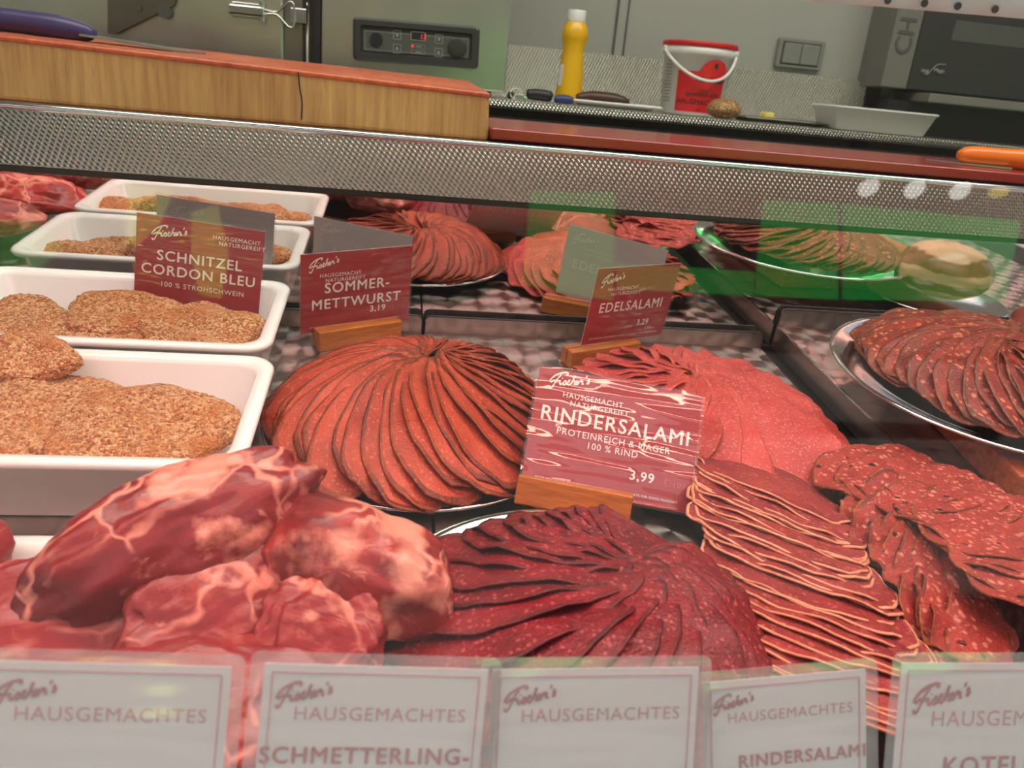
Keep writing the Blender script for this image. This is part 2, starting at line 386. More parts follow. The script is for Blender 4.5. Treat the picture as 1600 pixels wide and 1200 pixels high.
def script_sign(size, x, y, mat, parent, z=.0006, wid=.03, mw=None):
    vs, fs = [], []
    for st in SCRIPT:
        p = spline([(a*size, b*size, 0) for a, b in st], 6); b0 = len(vs)
        for i, q in enumerate(p):
            d = p[min(i+1, len(p)-1)]-p[max(i-1, 0)]; d.normalize() if d.length else None
            nrm = Vector((-d.y, d.x, 0))*wid*size*(.75+.5*abs(d.x-d.y*.3))
            vs += [q+nrm+Vector((x, y, z)), q-nrm+Vector((x, y, z))]
        for i in range(len(p)-1): fs.append((b0+2*i, b0+2*i+1, b0+2*i+3, b0+2*i+2))
    me = mesh(vs, fs)
    if mw is not None: me.transform(mw)
    return link('script_lettering', me, mat, parent, None, False)
# ------------------------------------------------------------------ truck shell
struct('floor', (.3, 1.1, -1.22), (4.2, 2.2, .04), plain('truck_floor', (.12, .12, .12, 1), .6))
struct('ceiling', (.3, .72, 1.12), (4.2, 1.9, .04), M['truckin'])
wb = struct('wall_back', (.3, 1.63, -.04), (4.2, .04, 2.36), M['wall'])
struct('wall_left', (-1.82, .9, -.04), (.04, 1.55, 2.36), M['truckin'])
struct('wall_right', (2.42, .9, -.04), (.04, 1.55, 2.36), M['truckin'])
struct('wall_front', (.3, .213, -.84), (4.2, .03, .74), plain('truck_front_paint', (.5, .05, .06, 1), .4))
struct('ground', (0, -8, -1.92), (60, 30, .04), M['street'])
for i, (px, w) in enumerate(((961.5, .0035), (978, .002))):
    p = at(px, 50, 1.608); struct('trim_%d' % (i+1), (p.x, 1.6085, .58), (w, .004, 1.05), M['wallseam'])
aw = struct('awning', (.3, -.25, .96), (4.6, .6, .03), plain('awning_cloth', (.16, .15, .14, 1), .8), rot=Matrix.Rotation(R(-16), 3, 'X'))  # unseen awning, added to block sky light and its reflection in the glass
# outside, seen only in the glass
struct('wall_facade', (0, -11, 1.8), (40, .3, 7.4), M['facade'])  # facade added tall and dark to keep bright sky off the glass
# ------------------------------------------------------------------ display case
def pan(x0, x1, s0, s1, h0, lip, name, label, skirt=None):
    root = empty(name, FL @ Matrix.Translation(((x0+x1)/2, s1, h0)), label, 'display plate')
    w = x1-x0; L = s1-s0
    box('base', (0, -L/2, -.0012), (w, L, .0024), M['turned_floor'], root)
    # upturned rear lip with rounded corners
    r = .006; pts = [(-w/2, 0)] + [(-w/2+r-r*math.cos(R(a)), lip-r+r*math.sin(R(a))) for a in (0, 30, 60, 90)] + [(w/2-r+r*math.sin(R(a)), lip-r+r*math.cos(R(a))) for a in (0, 30, 60, 90)] + [(w/2, 0)]
    me = loft([[(a, -.0016, b) for a, b in pts], [(a, 0, b) for a, b in pts]])
    link('rear_lip', me, M['turned_lip'], root, None, False)
    link('edge_trim', tube_mesh([(a, -.001, b) for a, b in pts], .0011, 6), M['seal'], root)
    if skirt:
        box('side_skirt', (-w/2+.0006, -L/2, -skirt/2), (.0014, L, skirt), steel('skirt_steel', (.36, .30, .27, 1), .3), root)
        box('side_edge', (-w/2+.0006, -L/2, .0004), (.0022, L, .0012), M['polish'], root)
    return root
pan(-.60, .0355, -.588, -.008, 0, .019, 'display_plate', 'engine-turned steel plate under the schnitzel trays and round mettwurst platter')
pan(.038, .4215, -.588, -.008, 0, .019, 'display_plate', 'engine-turned steel plate under the three red salami platters at centre')
pan(.437, 1.0, -.588, -.004, .0255, .022, 'display_plate', 'raised engine-turned steel plate at right with tall side skirt', .0255)
# case bottom, mirror, seal, strip
struct('trim_3', (0, -.295, -.012), (2.4, .60, .012), M['seal'], mw=FL)
mroot = empty('mirror_panel', Matrix.Translation((.3, YM, HZ)) @ Matrix.Rotation(MT, 4, 'X'), 'long mirror panel closing the back of the meat display under the dimpled steel strip', 'mirror')
box('pane', (0, .003, .076), (2.6, .006, .158), M['mirror'], mroot)
box('lower_seal', (0, .0015, -.004), (2.6, .007, .008), M['seal'], mroot)
wt = empty('worktop', Matrix.Translation((.3, .83, -.056)), 'stainless worktop with dimpled steel front edge above the mirror', 'worktop')
bm = bmesh.new(); addbox(bm, (0, .0035+.003, -.0275), (2.6, .012, .055))
es = [e for e in bm.edges if all(abs(v.co.z) < 1e-4 and v.co.y < .003 for v in e.verts)]
bmesh.ops.bevel(bm, geom=es, offset=.006, segments=5, profile=.5, affect='EDGES')
o = finish(bm, 'front_strip', M['linen'], wt); sharp(o.data, 50)
box('top', (0, .18, -.004), (2.6, .336, .006), steel('worktop_steel', (.5, .42, .38, 1), .25), wt)
cyl('edge_bead', (-1.3, .0035, -.0028), (1.3, .0035, -.0028), .0038, M['polish'], wt, seg=14)  # polished bead added on the rounded edge to catch a bright lamp line
box('seal', (0, .0115, -.0578), (2.6, .016, .008), M['seal'], wt, bevel=.0015)
# front glass and lamp
glass = box('front_glass', (0, 0, 0), (2.6, .006, .62), M['glass'], None, Matrix.Translation((.3, .240, -.16)) @ Matrix.Rotation(R(-4), 4, 'X'))
tag(glass, 'large clear front glass pane standing behind the row of white price cards', 'glass')
lp = empty('display_lamp', Matrix.Translation((.3, .302, .085)), 'long warm display lamp tube in a slim housing with added rear shield above the meat', 'lamp')
cyl('tube', (-1.2, 0, 0), (1.2, 0, 0), .0085, M['tube'], lp, seg=12)
bm = bmesh.new(); addbox(bm, (0, .0, .026), (2.45, .05, .02)); addbox(bm, (0, .0285, .0065), (2.45, .003, .043)); finish(bm, 'housing', M['panelgrey'], lp, None, False, .0008)  # rear plate added as a shield, keeps lamp light off the back
# white hem with eyelets hanging by the top of the opening
P0, P1 = at(1180, -6, .52), at(1700, 38, .52)
hem = empty('awning_hem', Matrix.Translation(P0), 'white tarpaulin hem with round eyelets hanging at the top right', 'awning hem')
d = (P1-P0); L = d.length; d.normalize(); up = Vector((0, -.1, 1)); up = (up-d*up.dot(d)).normalized(); nn = d.cross(up)
hm = Matrix(((d.x, up.x, nn.x, 0), (d.y, up.y, nn.y, 0), (d.z, up.z, nn.z, 0), (0, 0, 0, 1)))
hem.matrix_world = Matrix.Translation(P0) @ hm
vs, fs = [], []
for i in range(41):
    for j in range(5): vs.append((L*i/40, .05*j/4, .0012*math.sin(i*.9+j)))
for i in range(40):
    for j in range(4): fs.append((i*5+j, i*5+5+j, i*5+6+j, i*5+1+j))
ho = link('hem_cloth', mesh(vs, fs), M['hem'], hem); sm = ho.modifiers.new('s', 'SOLIDIFY'); sm.thickness = .0012
for px in (1385, 1442, 1494, 1552):
    q = at(px, (px-1180)*44/520-6-11, .52); lq = hem.matrix_world.inverted() @ q
    link('eyelet', lathe([(0, .0004), (.0012, .0004), (.0013, .001), (.0019, .0012), (.0023, .0006), (.0023, 0)], 20), plain('eyelet_metal', (.1, .09, .08, 1), .4), hem, Matrix.Translation((lq.x, lq.y, .0012)))
# ------------------------------------------------------------------ platters
def platter(x, s, h, rx, ry, label, rot=0., tilt=None, rise=.011):
    k = ry/rx; r = rx
    prof = [(0, 0), (r*.74, 0), (r*.80, .0015), (r*.86, rise*.55), (r*.97, rise*.9), (r, rise), (r+.0008, rise+.0014), (r-.0005, rise+.0026), (r*.965, rise+.0012), (r*.85, rise*.55+.0016), (r*.79, .0032), (r*.73, .0018), (0, .0018)]
    o = link('serving_platter', lathe(prof, 72, 1, k), M['polish'], None, FL @ Matrix.Translation((x, s, h)) @ Matrix.Rotation(rot, 4, 'Z') @ (tilt or Matrix()))
    return tag(o, label, 'platter')
platter(.028, -.225, .0005, .125, .122, 'round steel platter under the fanned orange-red mettwurst at centre left')
platter(.275, -.208, .0005, .125, .125, 'round steel platter of pale red salami behind the RINDERSALAMI card')
platter(.112, -.457, .0005, .115, .113, 'round steel platter of dark red beef salami behind the front cards')
platter(.335, -.395, .0125, .105, .128, 'oval steel platter under the fat-rimmed and peppered salami at front right', rise=.009)
platter(.553, -.205, .0545, .146, .146, 'raised oval steel platter of coarse salami on a wooden board at right')
# ------------------------------------------------------------------ slices
def slice_obj(name, cx, cs, ang, L, Wd, k, dome, base, mats, label, cat, group, bend=0., taper=0., ruf=.0015, nr=7, th=.0016, rind_w=.06, seed=0, sup=2.2, curl=0., rind='rind', clampz=.003):
    rnd = random.Random(seed); ph = [rnd.uniform(0, 6.28) for _ in range(4)]
    m = 44; ca, sa = math.cos(ang), math.sin(ang)
    def pos(rho, phi):
        c, s_ = math.cos(phi), math.sin(phi)
        e = 2/sup
        l = math.copysign(abs(c)**e, c)*rho; w = math.copysign(abs(s_)**e, s_)*rho
        edge = 1+.025*math.sin(3*phi+ph[0])+.018*math.sin(7*phi+ph[1])+.008*math.sin(17*phi+ph[3])
        l *= edge*L/2; w *= edge*Wd/2*(1+taper*l/(L/2))
        a2 = bend*l/L
        xx = l*math.cos(a2*.5) - w*math.sin(a2); yy = l*math.sin(a2*.5)*1.0 + w*math.cos(a2)
        x = cx+xx*ca-yy*sa; y = cs+xx*sa+yy*ca
        r3 = rho**3
        z = dome(x, y)+base-k*w+ruf*r3*(math.sin(4*phi+ph[2])+.6*math.sin(9*phi+ph[3]))-curl*w*w*100*.01
        z += .0007*noise.noise((x*60+seed, y*60, seed*1.7))
        return Vector((x, y, max(z, clampz)))
    rhos = [0, .22, .42, .6, .76, .88, 1-rind_w]
    def build(rs, closed_center, outer):
        top, bot = [], []
        for r_ in rs:
            for j in range(m): top.append(pos(r_, 2*math.pi*j/m))
        for v in top: bot.append(v-Vector((0, 0, th)))
        vs = top+bot; nt = len(top); fs = []
        for i in range(len(rs)-1):
            for j in range(m):
                q = (j+1) % m
                fs.append((i*m+j, (i+1)*m+j, (i+1)*m+q, i*m+q)); fs.append((nt+i*m+j, nt+i*m+q, nt+(i+1)*m+q, nt+(i+1)*m+j))
        if outer:
            i = len(rs)-1; o0 = len(vs)
            for j in range(m):
                a, b = vs[i*m+j], vs[nt+i*m+j]; c0 = vs[(i-1)*m+j]; dd = (a-c0).normalized()*th*.45
                vs.append((a+b)/2+dd)
            for j in range(m):
                q = (j+1) % m
                fs.append((i*m+j, o0+j, o0+q, i*m+q)); fs.append((o0+j, nt+i*m+j, nt+i*m+q, o0+q))
        me = mesh(vs, fs)
        if closed_center:
            bm = bmesh.new(); bm.from_mesh(me); bmesh.ops.remove_doubles(bm, verts=bm.verts, dist=1e-7); bm.to_mesh(me); bm.free()
        return me
    o = link(name, build(rhos, True, False), mats[0], None, FL)
    link(rind, build([1-rind_w, 1-rind_w*.5, 1.], False, True), mats[1], o)
    return tag(o, label, cat, group)
def ray_ellipse(px, ps, th, cx, cs, rx, ry):
    dx, dy = math.cos(th), math.sin(th); ox, oy = (px-cx)/rx, (ps-cs)/ry; ax, ay = dx/rx, dy/ry
    A = ax*ax+ay*ay; B = ox*ax+oy*ay; C = ox*ox+oy*oy-1
    return (-B+math.sqrt(max(B*B-A*C, 0)))/A
def fan(name, pivot, ell, a0, a1, n, rin, Wd, hpk, hrim, mats, label, cat, group, k=.26, bend=.3, out=1.0, taper=.25, prof=1.6, seed=0, jit=1., base=.006, ruf=.0015, rind_w=.06, top_label=None, rind='rind', rindow=None):
    cx, cs, rx, ry = ell; sgn = 1 if a1 > a0 else -1
    def dome(x, y):
        dx, dy = x-pivot[0], y-pivot[1]; r = math.hypot(dx, dy)+1e-6
        ro = ray_ellipse(pivot[0], pivot[1], math.atan2(dy, dx), cx, cs, rx, ry); q = min(r/ro, 1.15)
        return hrim+(hpk-hrim)*max(0, 1-q**prof) - (.012*(q-1) if q > 1 else 0)
    rnd = random.Random(seed)
    for i in range(n):
        th = R(a0+(a1-a0)*i/(n-1)+jit*rnd.uniform(-.8, .8))
        ro = ray_ellipse(pivot[0], pivot[1], th, cx, cs, rx, ry)*out*(1+jit*rnd.uniform(-.035, .03)); ri = rin(math.degrees(th)) if callable(rin) else rin
        rm = (ro+ri)/2
        slice_obj(name, pivot[0]+rm*math.cos(th), pivot[1]+rm*math.sin(th), th, ro-ri, Wd*(1+.06*rnd.uniform(-1, 1)), k*sgn*(1+.12*rnd.uniform(-1, 1)), dome, base+.0005*rnd.random(), mats,
                  top_label if (i == n-1 and top_label) else label, cat, None if (i == n-1 and top_label) else group, bend*sgn, taper, ruf, seed=seed*100+i, rind_w=rind_w, rind=rind)
for a0_, a1_, n_s, pv, rin_, hp, tl in ((-78, 96, 24, (.044, -.182), .002, .052, None), (96, 288, 32, (.028, -.190), .001, .050, 'uppermost mettwurst slice of the round fan, its rounded end at the middle')):
    fan('mettwurst_slice', pv, (.026, -.224, .119, .122), a0_, a1_, n_s, rin_, .062, hp, .012, (M['mett'], M['mett_rind']),
        'thin orange-red mettwurst slice in the fan on the round platter at centre left', 'sausage slice', 'mettwurst slices fanned on the round platter', k=.29, bend=.35, prof=2.2, seed=int(a0_+100), jit=1.6, top_label=tl)
fan('salami_slice', (.268, -.185), (.275, -.208, .128, .130), 262, -60, 26, .004, .098, .044, .010, (M['edel'], M['edel_rind']),
    'thin pale red salami slice on the platter behind the RINDERSALAMI card', 'sausage slice', 'pale red salami slices behind the large card', k=.2, bend=-.3, seed=2, ruf=.0028, rind_w=.035, out=1.02,
    top_label='uppermost pale red salami slice, its whole face showing right of the RINDERSALAMI card')
fan('beef_salami_slice', (.150, -.440), (.117, -.463, .109, .110), 335, 48, 28, .002, .086, .044, .012, (M['beef'], M['beef_rind']),
    'dark red beef salami slice in the fan on the front middle platter', 'sausage slice', 'dark beef salami slices on the front middle platter', k=.22, bend=-.9, seed=3, taper=.1, prof=2., ruf=.0018, rind_w=.05,
    top_label='uppermost dark beef salami slice just below the wooden block of the RINDERSALAMI card')
fan('coarse_salami_slice', (.578, -.187), (.550, -.207, .122, .126), 95, 262, 32, .008, .070, .1000, .069, (M['coarse'], M['coarse_rind']),
    'coarse brown-red salami slice on the raised platter at right', 'sausage slice', 'coarse salami slices on the raised platter', k=.25, bend=.45, seed=4, ruf=.002, base=.004)
fan('coarse_salami_slice', (.538, -.212), (.563, -.207, .118, .126), 275, 430, 20, .008, .070, .1000, .069, (M['coarse'], M['coarse_rind']),
    'coarse brown-red salami slice on the raised platter at right', 'sausage slice', 'coarse salami slices on the raised platter', k=.25, bend=.45, seed=5, ruf=.002, base=.004)
# fat-rimmed slices: overlapping row running towards the viewer
def lerp(a, b, t): return a+(b-a)*t
def row(name, pts, n, L, Wd, k, mats, label, cat, group, seed, ruf, rind_w, rind, dome, bend, top_label=None, base=.0, jit=.004, sup=2.2):
    rnd = random.Random(seed)
    for i in range(n):
        t = i/(n-1)*(len(pts)-1); j = min(int(t), len(pts)-2); f = t-j; a, b = pts[j], pts[j+1]
        x, s, ang, h = (lerp(a[q], b[q], f) for q in range(4))
        last = i == n-1 and top_label
        slice_obj(name, x+rnd.uniform(-jit, jit), s+rnd.uniform(-jit, jit), R(ang+rnd.uniform(-3, 3)), L*(1+rnd.uniform(-.05, .05)), Wd*(1+rnd.uniform(-.05, .05)), k*(1+.1*rnd.uniform(-1, 1)), dome, h+base, mats,
                  top_label if last else label, cat, None if last else group, bend, 0, ruf, seed=seed*100+i, rind_w=rind_w, rind=rind, sup=sup)
hd = lambda x, y: .022-1.6*((x-.285)**2)-.5*max(0, y+.36)**2
row('air_dried_salami_slice', [(.262, -.520, -36, .004), (.268, -.455, -40, .010), (.272, -.385, -44, .014), (.288, -.335, -50, .014)], 28, .125, .066, .19, (M['ham'], M['ham_fat']),
    'thin red-brown dried salami slice with pale fat rim at front right', 'sausage slice', 'fat-rimmed dried salami slices at front right', 6, .0013, .022, 'fat_rim', hd, -.5,
    'uppermost fat-rimmed dried salami slice, its face showing below the pale salami platter')
pd = lambda x, y: .028-.9*((x-.40)**2)
row('pepper_salami_slice', [(.362, -.490, 60, .000), (.364, -.42, 45, .006), (.372, -.365, 20, .008)], 12, .10, .05, -.35, (M['pepper'], M['pepper_rind']),
    'crumpled pepper salami slice on edge under the flat peppered slices', 'sausage slice', 'pepper salami slices standing on edge', 7, .004, .06, 'rind', pd, .4)
row('pepper_salami_slice', [(.388, -.320, 25, .010), (.410, -.356, 20, .016), (.424, -.402, 15, .022), (.424, -.455, 10, .024)], 13, .115, .082, .12, (M['pepper'], M['pepper_rind']),
    'large round peppered salami slice overlapping the next at front right', 'sausage slice', 'flat peppered salami slices at front right', 8, .002, .025, 'rind', pd, .1,
    'uppermost large peppered salami slice, nearest the right front card')
# ------------------------------------------------------------------ white trays with schnitzel
t1 = link('serving_tray', tray_mesh(.292, .166, .054, .008, .010), M['tray'], None, FL @ Matrix.Translation((-.235, -.2755, 0)))
tag(t1, 'white rectangular tray of schnitzel in front, above the raw pork', 'tray')
t2 = link('serving_tray', tray_mesh(.286, .162, .054, .008, .010), M['tray'], None, FL @ Matrix.Translation((-.240, -.0995, 0)))
tag(t2, 'white rectangular tray of schnitzel at the back against the mirror, holding the SCHNITZEL card', 'tray')
def schnitzel(x, s, h, a, b, rot, tx, ty, label, seed, thick=.011, group=None):
    bm = bmesh.new(); bmesh.ops.create_icosphere(bm, subdivisions=6, radius=1)
    for v in bm.verts:
        c = v.co.copy(); phi = math.atan2(c.y, c.x); e = 1+.10*math.sin(2*phi+seed)+.07*math.sin(3*phi+seed*2.3)+.04*math.sin(5*phi+seed)
        z = math.copysign(abs(c.z)**.7, c.z)
        p = Vector((c.x*a*e, c.y*b*e, z*thick+.006*noise.noise((c.x*1.6+seed, c.y*1.6, .3))))
        q = p*160; p += c*(.0016*abs(noise.noise(q+Vector((seed, 0, 0))))+.0013*noise.noise(p*420)); p.z += .003*noise.noise(p*40+Vector((seed, 3, 1)))
        v.co = p
    o = finish(bm, 'schnitzel', M['crumb'], None, FL @ Matrix.Translation((x, s, h)) @ Matrix.Rotation(rot, 4, 'Z') @ Matrix.Rotation(tx, 4, 'X') @ Matrix.Rotation(ty, 4, 'Y'), True)
    return tag(o, label, 'schnitzel')
schnitzel(-.170, -.285, .036, .058, .052, .2, .12, .04, 'breaded schnitzel at the right end of the front tray', 1)
schnitzel(-.245, -.275, .036, .062, .056, 1.0, .10, .0, 'breaded schnitzel in the middle of the front tray', 2)
schnitzel(-.325, -.285, .032, .050, .052, .4, .05, .0, 'breaded schnitzel at the left end of the front tray', 3)
schnitzel(-.275, -.222, .055, .045, .022, .15, .3, -.12, 'small rolled schnitzel lying on top at the back of the front tray', 4)
schnitzel(-.166, -.116, .036, .057, .042, -.15, .18, .05, 'breaded schnitzel right of centre in the back tray, below the SCHNITZEL card', 5)
schnitzel(-.240, -.092, .042, .048, .036, .1, .12, .05, 'breaded schnitzel lying uppermost in the middle of the back tray', 6)
schnitzel(-.262, -.118, .032, .056, .045, .3, .1, .0, 'breaded schnitzel at the left of the back tray', 7)
schnitzel(-.335, -.100, .030, .045, .045, .1, .1, .0, 'breaded schnitzel at the far left end of the back tray', 8)
# ------------------------------------------------------------------ raw pork
mt = link('meat_tray', tray_mesh(.20, .115, .026, .010, .010, .018), M['tray'], None, FL @ Matrix.Translation((-.205, -.450, 0)))
tag(mt, 'shallow white tray under the raw pork at front left', 'tray')
def blob(name, mw, ax, mat, label, cat, seed, amp=.2, freq=1.4, flat=.55, group=None, dents=(), sub=5, zp=1.):
    bm = bmesh.new(); bmesh.ops.create_icosphere(bm, subdivisions=sub, radius=1)
    for v in bm.verts:
        c = v.co.copy(); q = c*freq+Vector((seed*3.1, seed*1.7, seed))
        f = 1+amp*noise.noise(q)+amp*.45*noise.noise(q*2.3)+amp*.2*noise.noise(q*5)+amp*.06*noise.noise(q*13)
        for (dx, dy, dz, rr, dp) in dents:
            dd = (c-Vector((dx, dy, dz)).normalized()).length; f -= dp*math.exp(-(dd/rr)**2)
        p = Vector((c.x*ax[0], c.y*ax[1], math.copysign(abs(c.z)**zp, c.z)*ax[2]))*f
        if p.z < 0: p.z *= flat
        v.co = p
    return tag(finish(bm, name, mat, None, mw, True), label, cat, group)
def fm(x, s, h, rz=0., rx=0., ry=0.): return FL @ Matrix.Translation((x, s, h)) @ Matrix.Rotation(rz, 4, 'Z') @ Matrix.Rotation(rx, 4, 'X') @ Matrix.Rotation(ry, 4, 'Y')
blob('pork_roast', fm(-.116, -.432, .046, .58, .1, -.26), (.092, .037, .044), M['pork_roast'], 'large raw pork roast leaning against the front schnitzel tray', 'raw meat', 1, .18, 1.5, dents=((.1, -.8, .6, .35, .12),))
blob('pork_roast', fm(-.014, -.440, .034, -.42, .1, .05), (.062, .040, .044), M['pork_fatty'], 'fatty pale pork roast beside the dark beef salami platter', 'raw meat', 2, .16, 1.5, dents=((-.3, -.8, .3, .45, .15),))
blob('pork_steak', fm(-.160, -.478, .030, .3, .5, 0), (.060, .042, .011), M['pork_slice'], 'raw pork steak lying lowest at front left', 'raw meat', 3, .22, 1.9, 1, zp=.4)
blob('pork_steak', fm(-.086, -.470, .036, .75, .55, -.1), (.048, .036, .012), M['pork_slice'], 'raw pork steak leaning in the middle of the front pork heap', 'raw meat', 4, .22, 1.9, 1, zp=.4)
blob('pork_steak', fm(-.030, -.488, .034, -.35, .55, .1), (.034, .034, .012), M['pork_slice'], 'small raw pork steak at the right end of the front heap', 'raw meat', 5, .22, 1.9, 1, zp=.4)
blob('pork_steak', fm(-.095, -.525, .022, .1, .3, 0), (.075, .040, .014), M['pork_slice'], 'raw pork steak hidden mostly behind the front cards at left', 'raw meat', 8, .2, 1.8, 1, zp=.4)
blob('pork_chunk', fm(-.232, -.425, .040, .3, .2, .5), (.030, .03, .016), M['pork_slice'], 'raw red pork piece at the left edge, upper of two', 'raw meat', 6, .16, 1.5, 1)
blob('pork_chunk', fm(-.222, -.445, .020, .5, .2, .5), (.040, .03, .018), M['pork_roast'], 'raw red pork piece at the left edge, lower of two', 'raw meat', 7, .16, 1.5, 1)
# ribs and a fatty joint left of the trays: the mirror shows them
def rib_rack(x, s, h, rz, label, seed):
    root = empty('pork_ribs', fm(x, s, h, rz), label, 'raw meat')
    bm = bmesh.new(); bmesh.ops.create_icosphere(bm, subdivisions=5, radius=1)
    for v in bm.verts:
        c = v.co.copy(); f = 1+.15*noise.noise(c*2+Vector((seed, 0, 0)))
        v.co = Vector((c.x*.11*f, c.y*.03*f, c.z*.022*f+.006*math.cos(c.x*22)*max(c.z, 0)))
    finish(bm, 'meat', M['rib'], root, None, True)
    for i in range(7):
        xx = -.085+.028*i
        bm = bmesh.new(); bmesh.ops.create_icosphere(bm, subdivisions=3, radius=1)
        for v in bm.verts: v.co = Vector((v.co.x*.008, v.co.y*.012, v.co.z*.010))*(1+.2*noise.noise(v.co*2+Vector((i, 0, 0))))
        finish(bm, 'rib_bone', M['pork_fatty'], root, Matrix.Translation((xx, .024, .008)), True)
    return root
rib_rack(-.47, -.375, .05, .05, 'rack of red pork ribs mirrored at upper left', 1)
blob('pork_belly', fm(-.47, -.29, .035, .1), (.085, .045, .03), M['rib'], 'raw pork joint in front of the ribs, mirrored at the left edge', 'raw meat', 9, .15, 1.5)
blob('pork_belly', fm(-.49, -.19, .03, -.1), (.075, .045, .028), M['pork_fatty'], 'pale fatty pork piece beside the trays, mirrored at the left edge', 'raw meat', 10, .15, 1.5)
# bacon at the far right
bc = blob('bacon_piece', fm(.700, -.105, .072, .5, 0, 0), (.06, .05, .036), M['coarse'], 'streaky bacon chunk cut off by the right picture edge', 'raw meat', 11, .1, 1.2, .9)
n_ = N('bacon_layers'); c_ = n_.coord(); z_ = n_.n('ShaderNodeSeparateXYZ', i_0=c_).outputs[2]
lay = n_.math('SINE', n_.math('ADD', n_.math('MULTIPLY', z_, 210.), n_.math('MULTIPLY', n_.noise(c_, 30, 2), 3.)))
n_.set(n_.mix(n_.ramp(lay, -.2, .3), lin(130, 44, 34), lin(206, 150, 124)), .35); bc.data.materials[0] = n_.m
tag(link('serving_platter', lathe([(0, 0), (.07, 0), (.085, .01), (.088, .011), (.085, .012), (.068, .0025), (0, .002)], 56), M['polish'], None, FL @ Matrix.Translation((.700, -.105, .027))), 'small steel platter under the bacon chunk at the right edge', 'platter')
# wooden board under the raised platter, with a steel bowl beside it
tag(box('wooden_board', (0, 0, 0), (.28, .215, .027), M['pedestal'], None, FL @ Matrix.Translation((.630, -.255, .0400)) @ Matrix.Rotation(R(-6), 4, 'Z'), .003), 'brown wooden board carrying the raised salami platter at right', 'board')
tag(link('steel_bowl', lathe([(0, 0), (.04, 0), (.052, .012), (.058, .04), (.0595, .041), (.0605, .0395), (.054, .011), (.042, -.0015), (0, -.0015)][::-1], 48), M['polish'], None, FL @ Matrix.Translation((.60, -.385, .028))), 'round steel bowl at the right edge beside the wooden board', 'bowl')
# ------------------------------------------------------------------ price cards in wooden blocks
def card_frame(x, s, h, yaw, lean, roll):
    yaw, lean, roll = R(yaw), R(lean), R(roll)
    ax = Vector((math.cos(yaw), math.sin(yaw), 0)); bk = Vector((-math.sin(yaw), math.cos(yaw), 0))
    up = Vector((0, 0, 1))*math.cos(lean)+bk*math.sin(lean)
    a2 = ax*math.cos(roll)+up*math.sin(roll); u2 = up*math.cos(roll)-ax*math.sin(roll); nz = a2.cross(u2)
    return FL @ Matrix(((a2.x, u2.x, nz.x, x), (a2.y, u2.y, nz.y, s), (a2.z, u2.z, nz.z, h), (0, 0, 0, 1)))
def price_card(mw, w, h, label, lines, margin=.002, logo=None, small=None):
    root = empty('price_card', mw, label, 'price card')
    box('card', (0, h/2, 0), (w, h, .0006), M['card_red'], root)
    box('card_back', (0, h/2, -.0006), (w, h, .0005), M['card_back'], root)
    box('plastic_sleeve', (0, h/2, .0012), (w+2*margin, h+2*margin, .0004), M['sleeve'], root)
    back = Matrix.Translation((0, 0, -.0018))
    if logo:
        script_sign(logo[2], logo[0], logo[1], M['ink_white'], root); script_sign(logo[2], logo[0], logo[1], M['ink_pale'], root, mw=back)
    for (b, sz, x, y, al, col, bold) in lines:
        text(b, sz, x, y, M[col], root, align=al, sp=1.12, bold=bold)
        if col == 'ink_white': text(b, sz, x, y, M['ink_pale'], root, name='show_through', align=al, sp=1.12, bold=bold, mw=back)
    return root
SMALL = 'BITTE FRAGEN SIE BEIM PERSONAL NACH DER ZUTATENLISTE FÜR DIESES PRODUKT'
def std_lines(w, h, title, tsize, ty, price, sub=(), hy=.70, hx=None, px=None):
    u = w/.12; L = []
    hx = -w*.34 if hx is None else hx
    L.append(('HAUSGEMACHT', .0056*u, hx, h*hy, 'LEFT', 'ink_white', 0)); L.append(('NATURGEREIFT', .0056*u, hx+w*.05, h*(hy-.065), 'LEFT', 'ink_white', 0))
    for i, t in enumerate(title): L.append((t, tsize, 0, ty-i*tsize*1.12, 'CENTER', 'ink_white', .00022))
    for (t, sz, y) in sub: L.append((t, sz, 0, y, 'CENTER', 'ink_white', 0))
    if price:
        px = w*.12 if px is None else px
        L.append((price, .0095*u, px, h*.19, 'LEFT', 'ink_white', .0002)); L.append(('€/100 g', .0062*u, px+.0245*u, h*.188, 'LEFT', 'ink_faint', 0))
    L.append((SMALL, .0024*u, 0, h*.06, 'CENTER', 'ink_white', 0))
    return L
w, h = .1271, .0901
price_card(card_frame(.162, -.335, .018, -4.1, 41, -7), w, h, 'large crimson RINDERSALAMI price card with white glare streaks at centre',
           std_lines(w, h, ['RINDERSALAMI'], .0155, h*.555, '3,99', [('PROTEINREICH & MAGER', .0070, h*.455), ('100 % RIND', .0070, h*.375)], hy=.77), logo=(-w*.43, h*.83, w*.15))
w, h = .1169, .0829
price_card(card_frame(-.033, -.038, .015, 26.1, -2.2, -.3), w, h, 'crimson SOMMERMETTWURST price card standing behind the round mettwurst platter',
           std_lines(w, h, ['SOMMER-', 'METTWURST'], .0150, h*.50, '3,19'), logo=(-w*.43, h*.78, w*.16))
w, h = .1163, .0825
price_card(card_frame(.245, -.049, .020, 28.4, -1.8, -3.6), w, h, 'crimson EDELSALAMI price card behind the pale red salami platter',
           std_lines(w, h, ['EDELSALAMI'], .0150, h*.42, '3,29'), logo=(-w*.43, h*.76, w*.16))
w, h = .1160, .083
ls = [('HAUSGEMACHT', .0056, w*.02+.008, h*.83, 'LEFT', 'ink_white', 0), ('NATURGEREIFT', .0056, w*.07+.008, h*.765, 'LEFT', 'ink_white', 0), ('SCHNITZEL', .0138, 0, h*.50, 'CENTER', 'ink_white', .0002), ('CORDON BLEU', .0138, 0, h*.33, 'CENTER', 'ink_white', .0002), ('100 % STROHSCHWEIN', .0068, .004, h*.195, 'CENTER', 'ink_white', 0)]
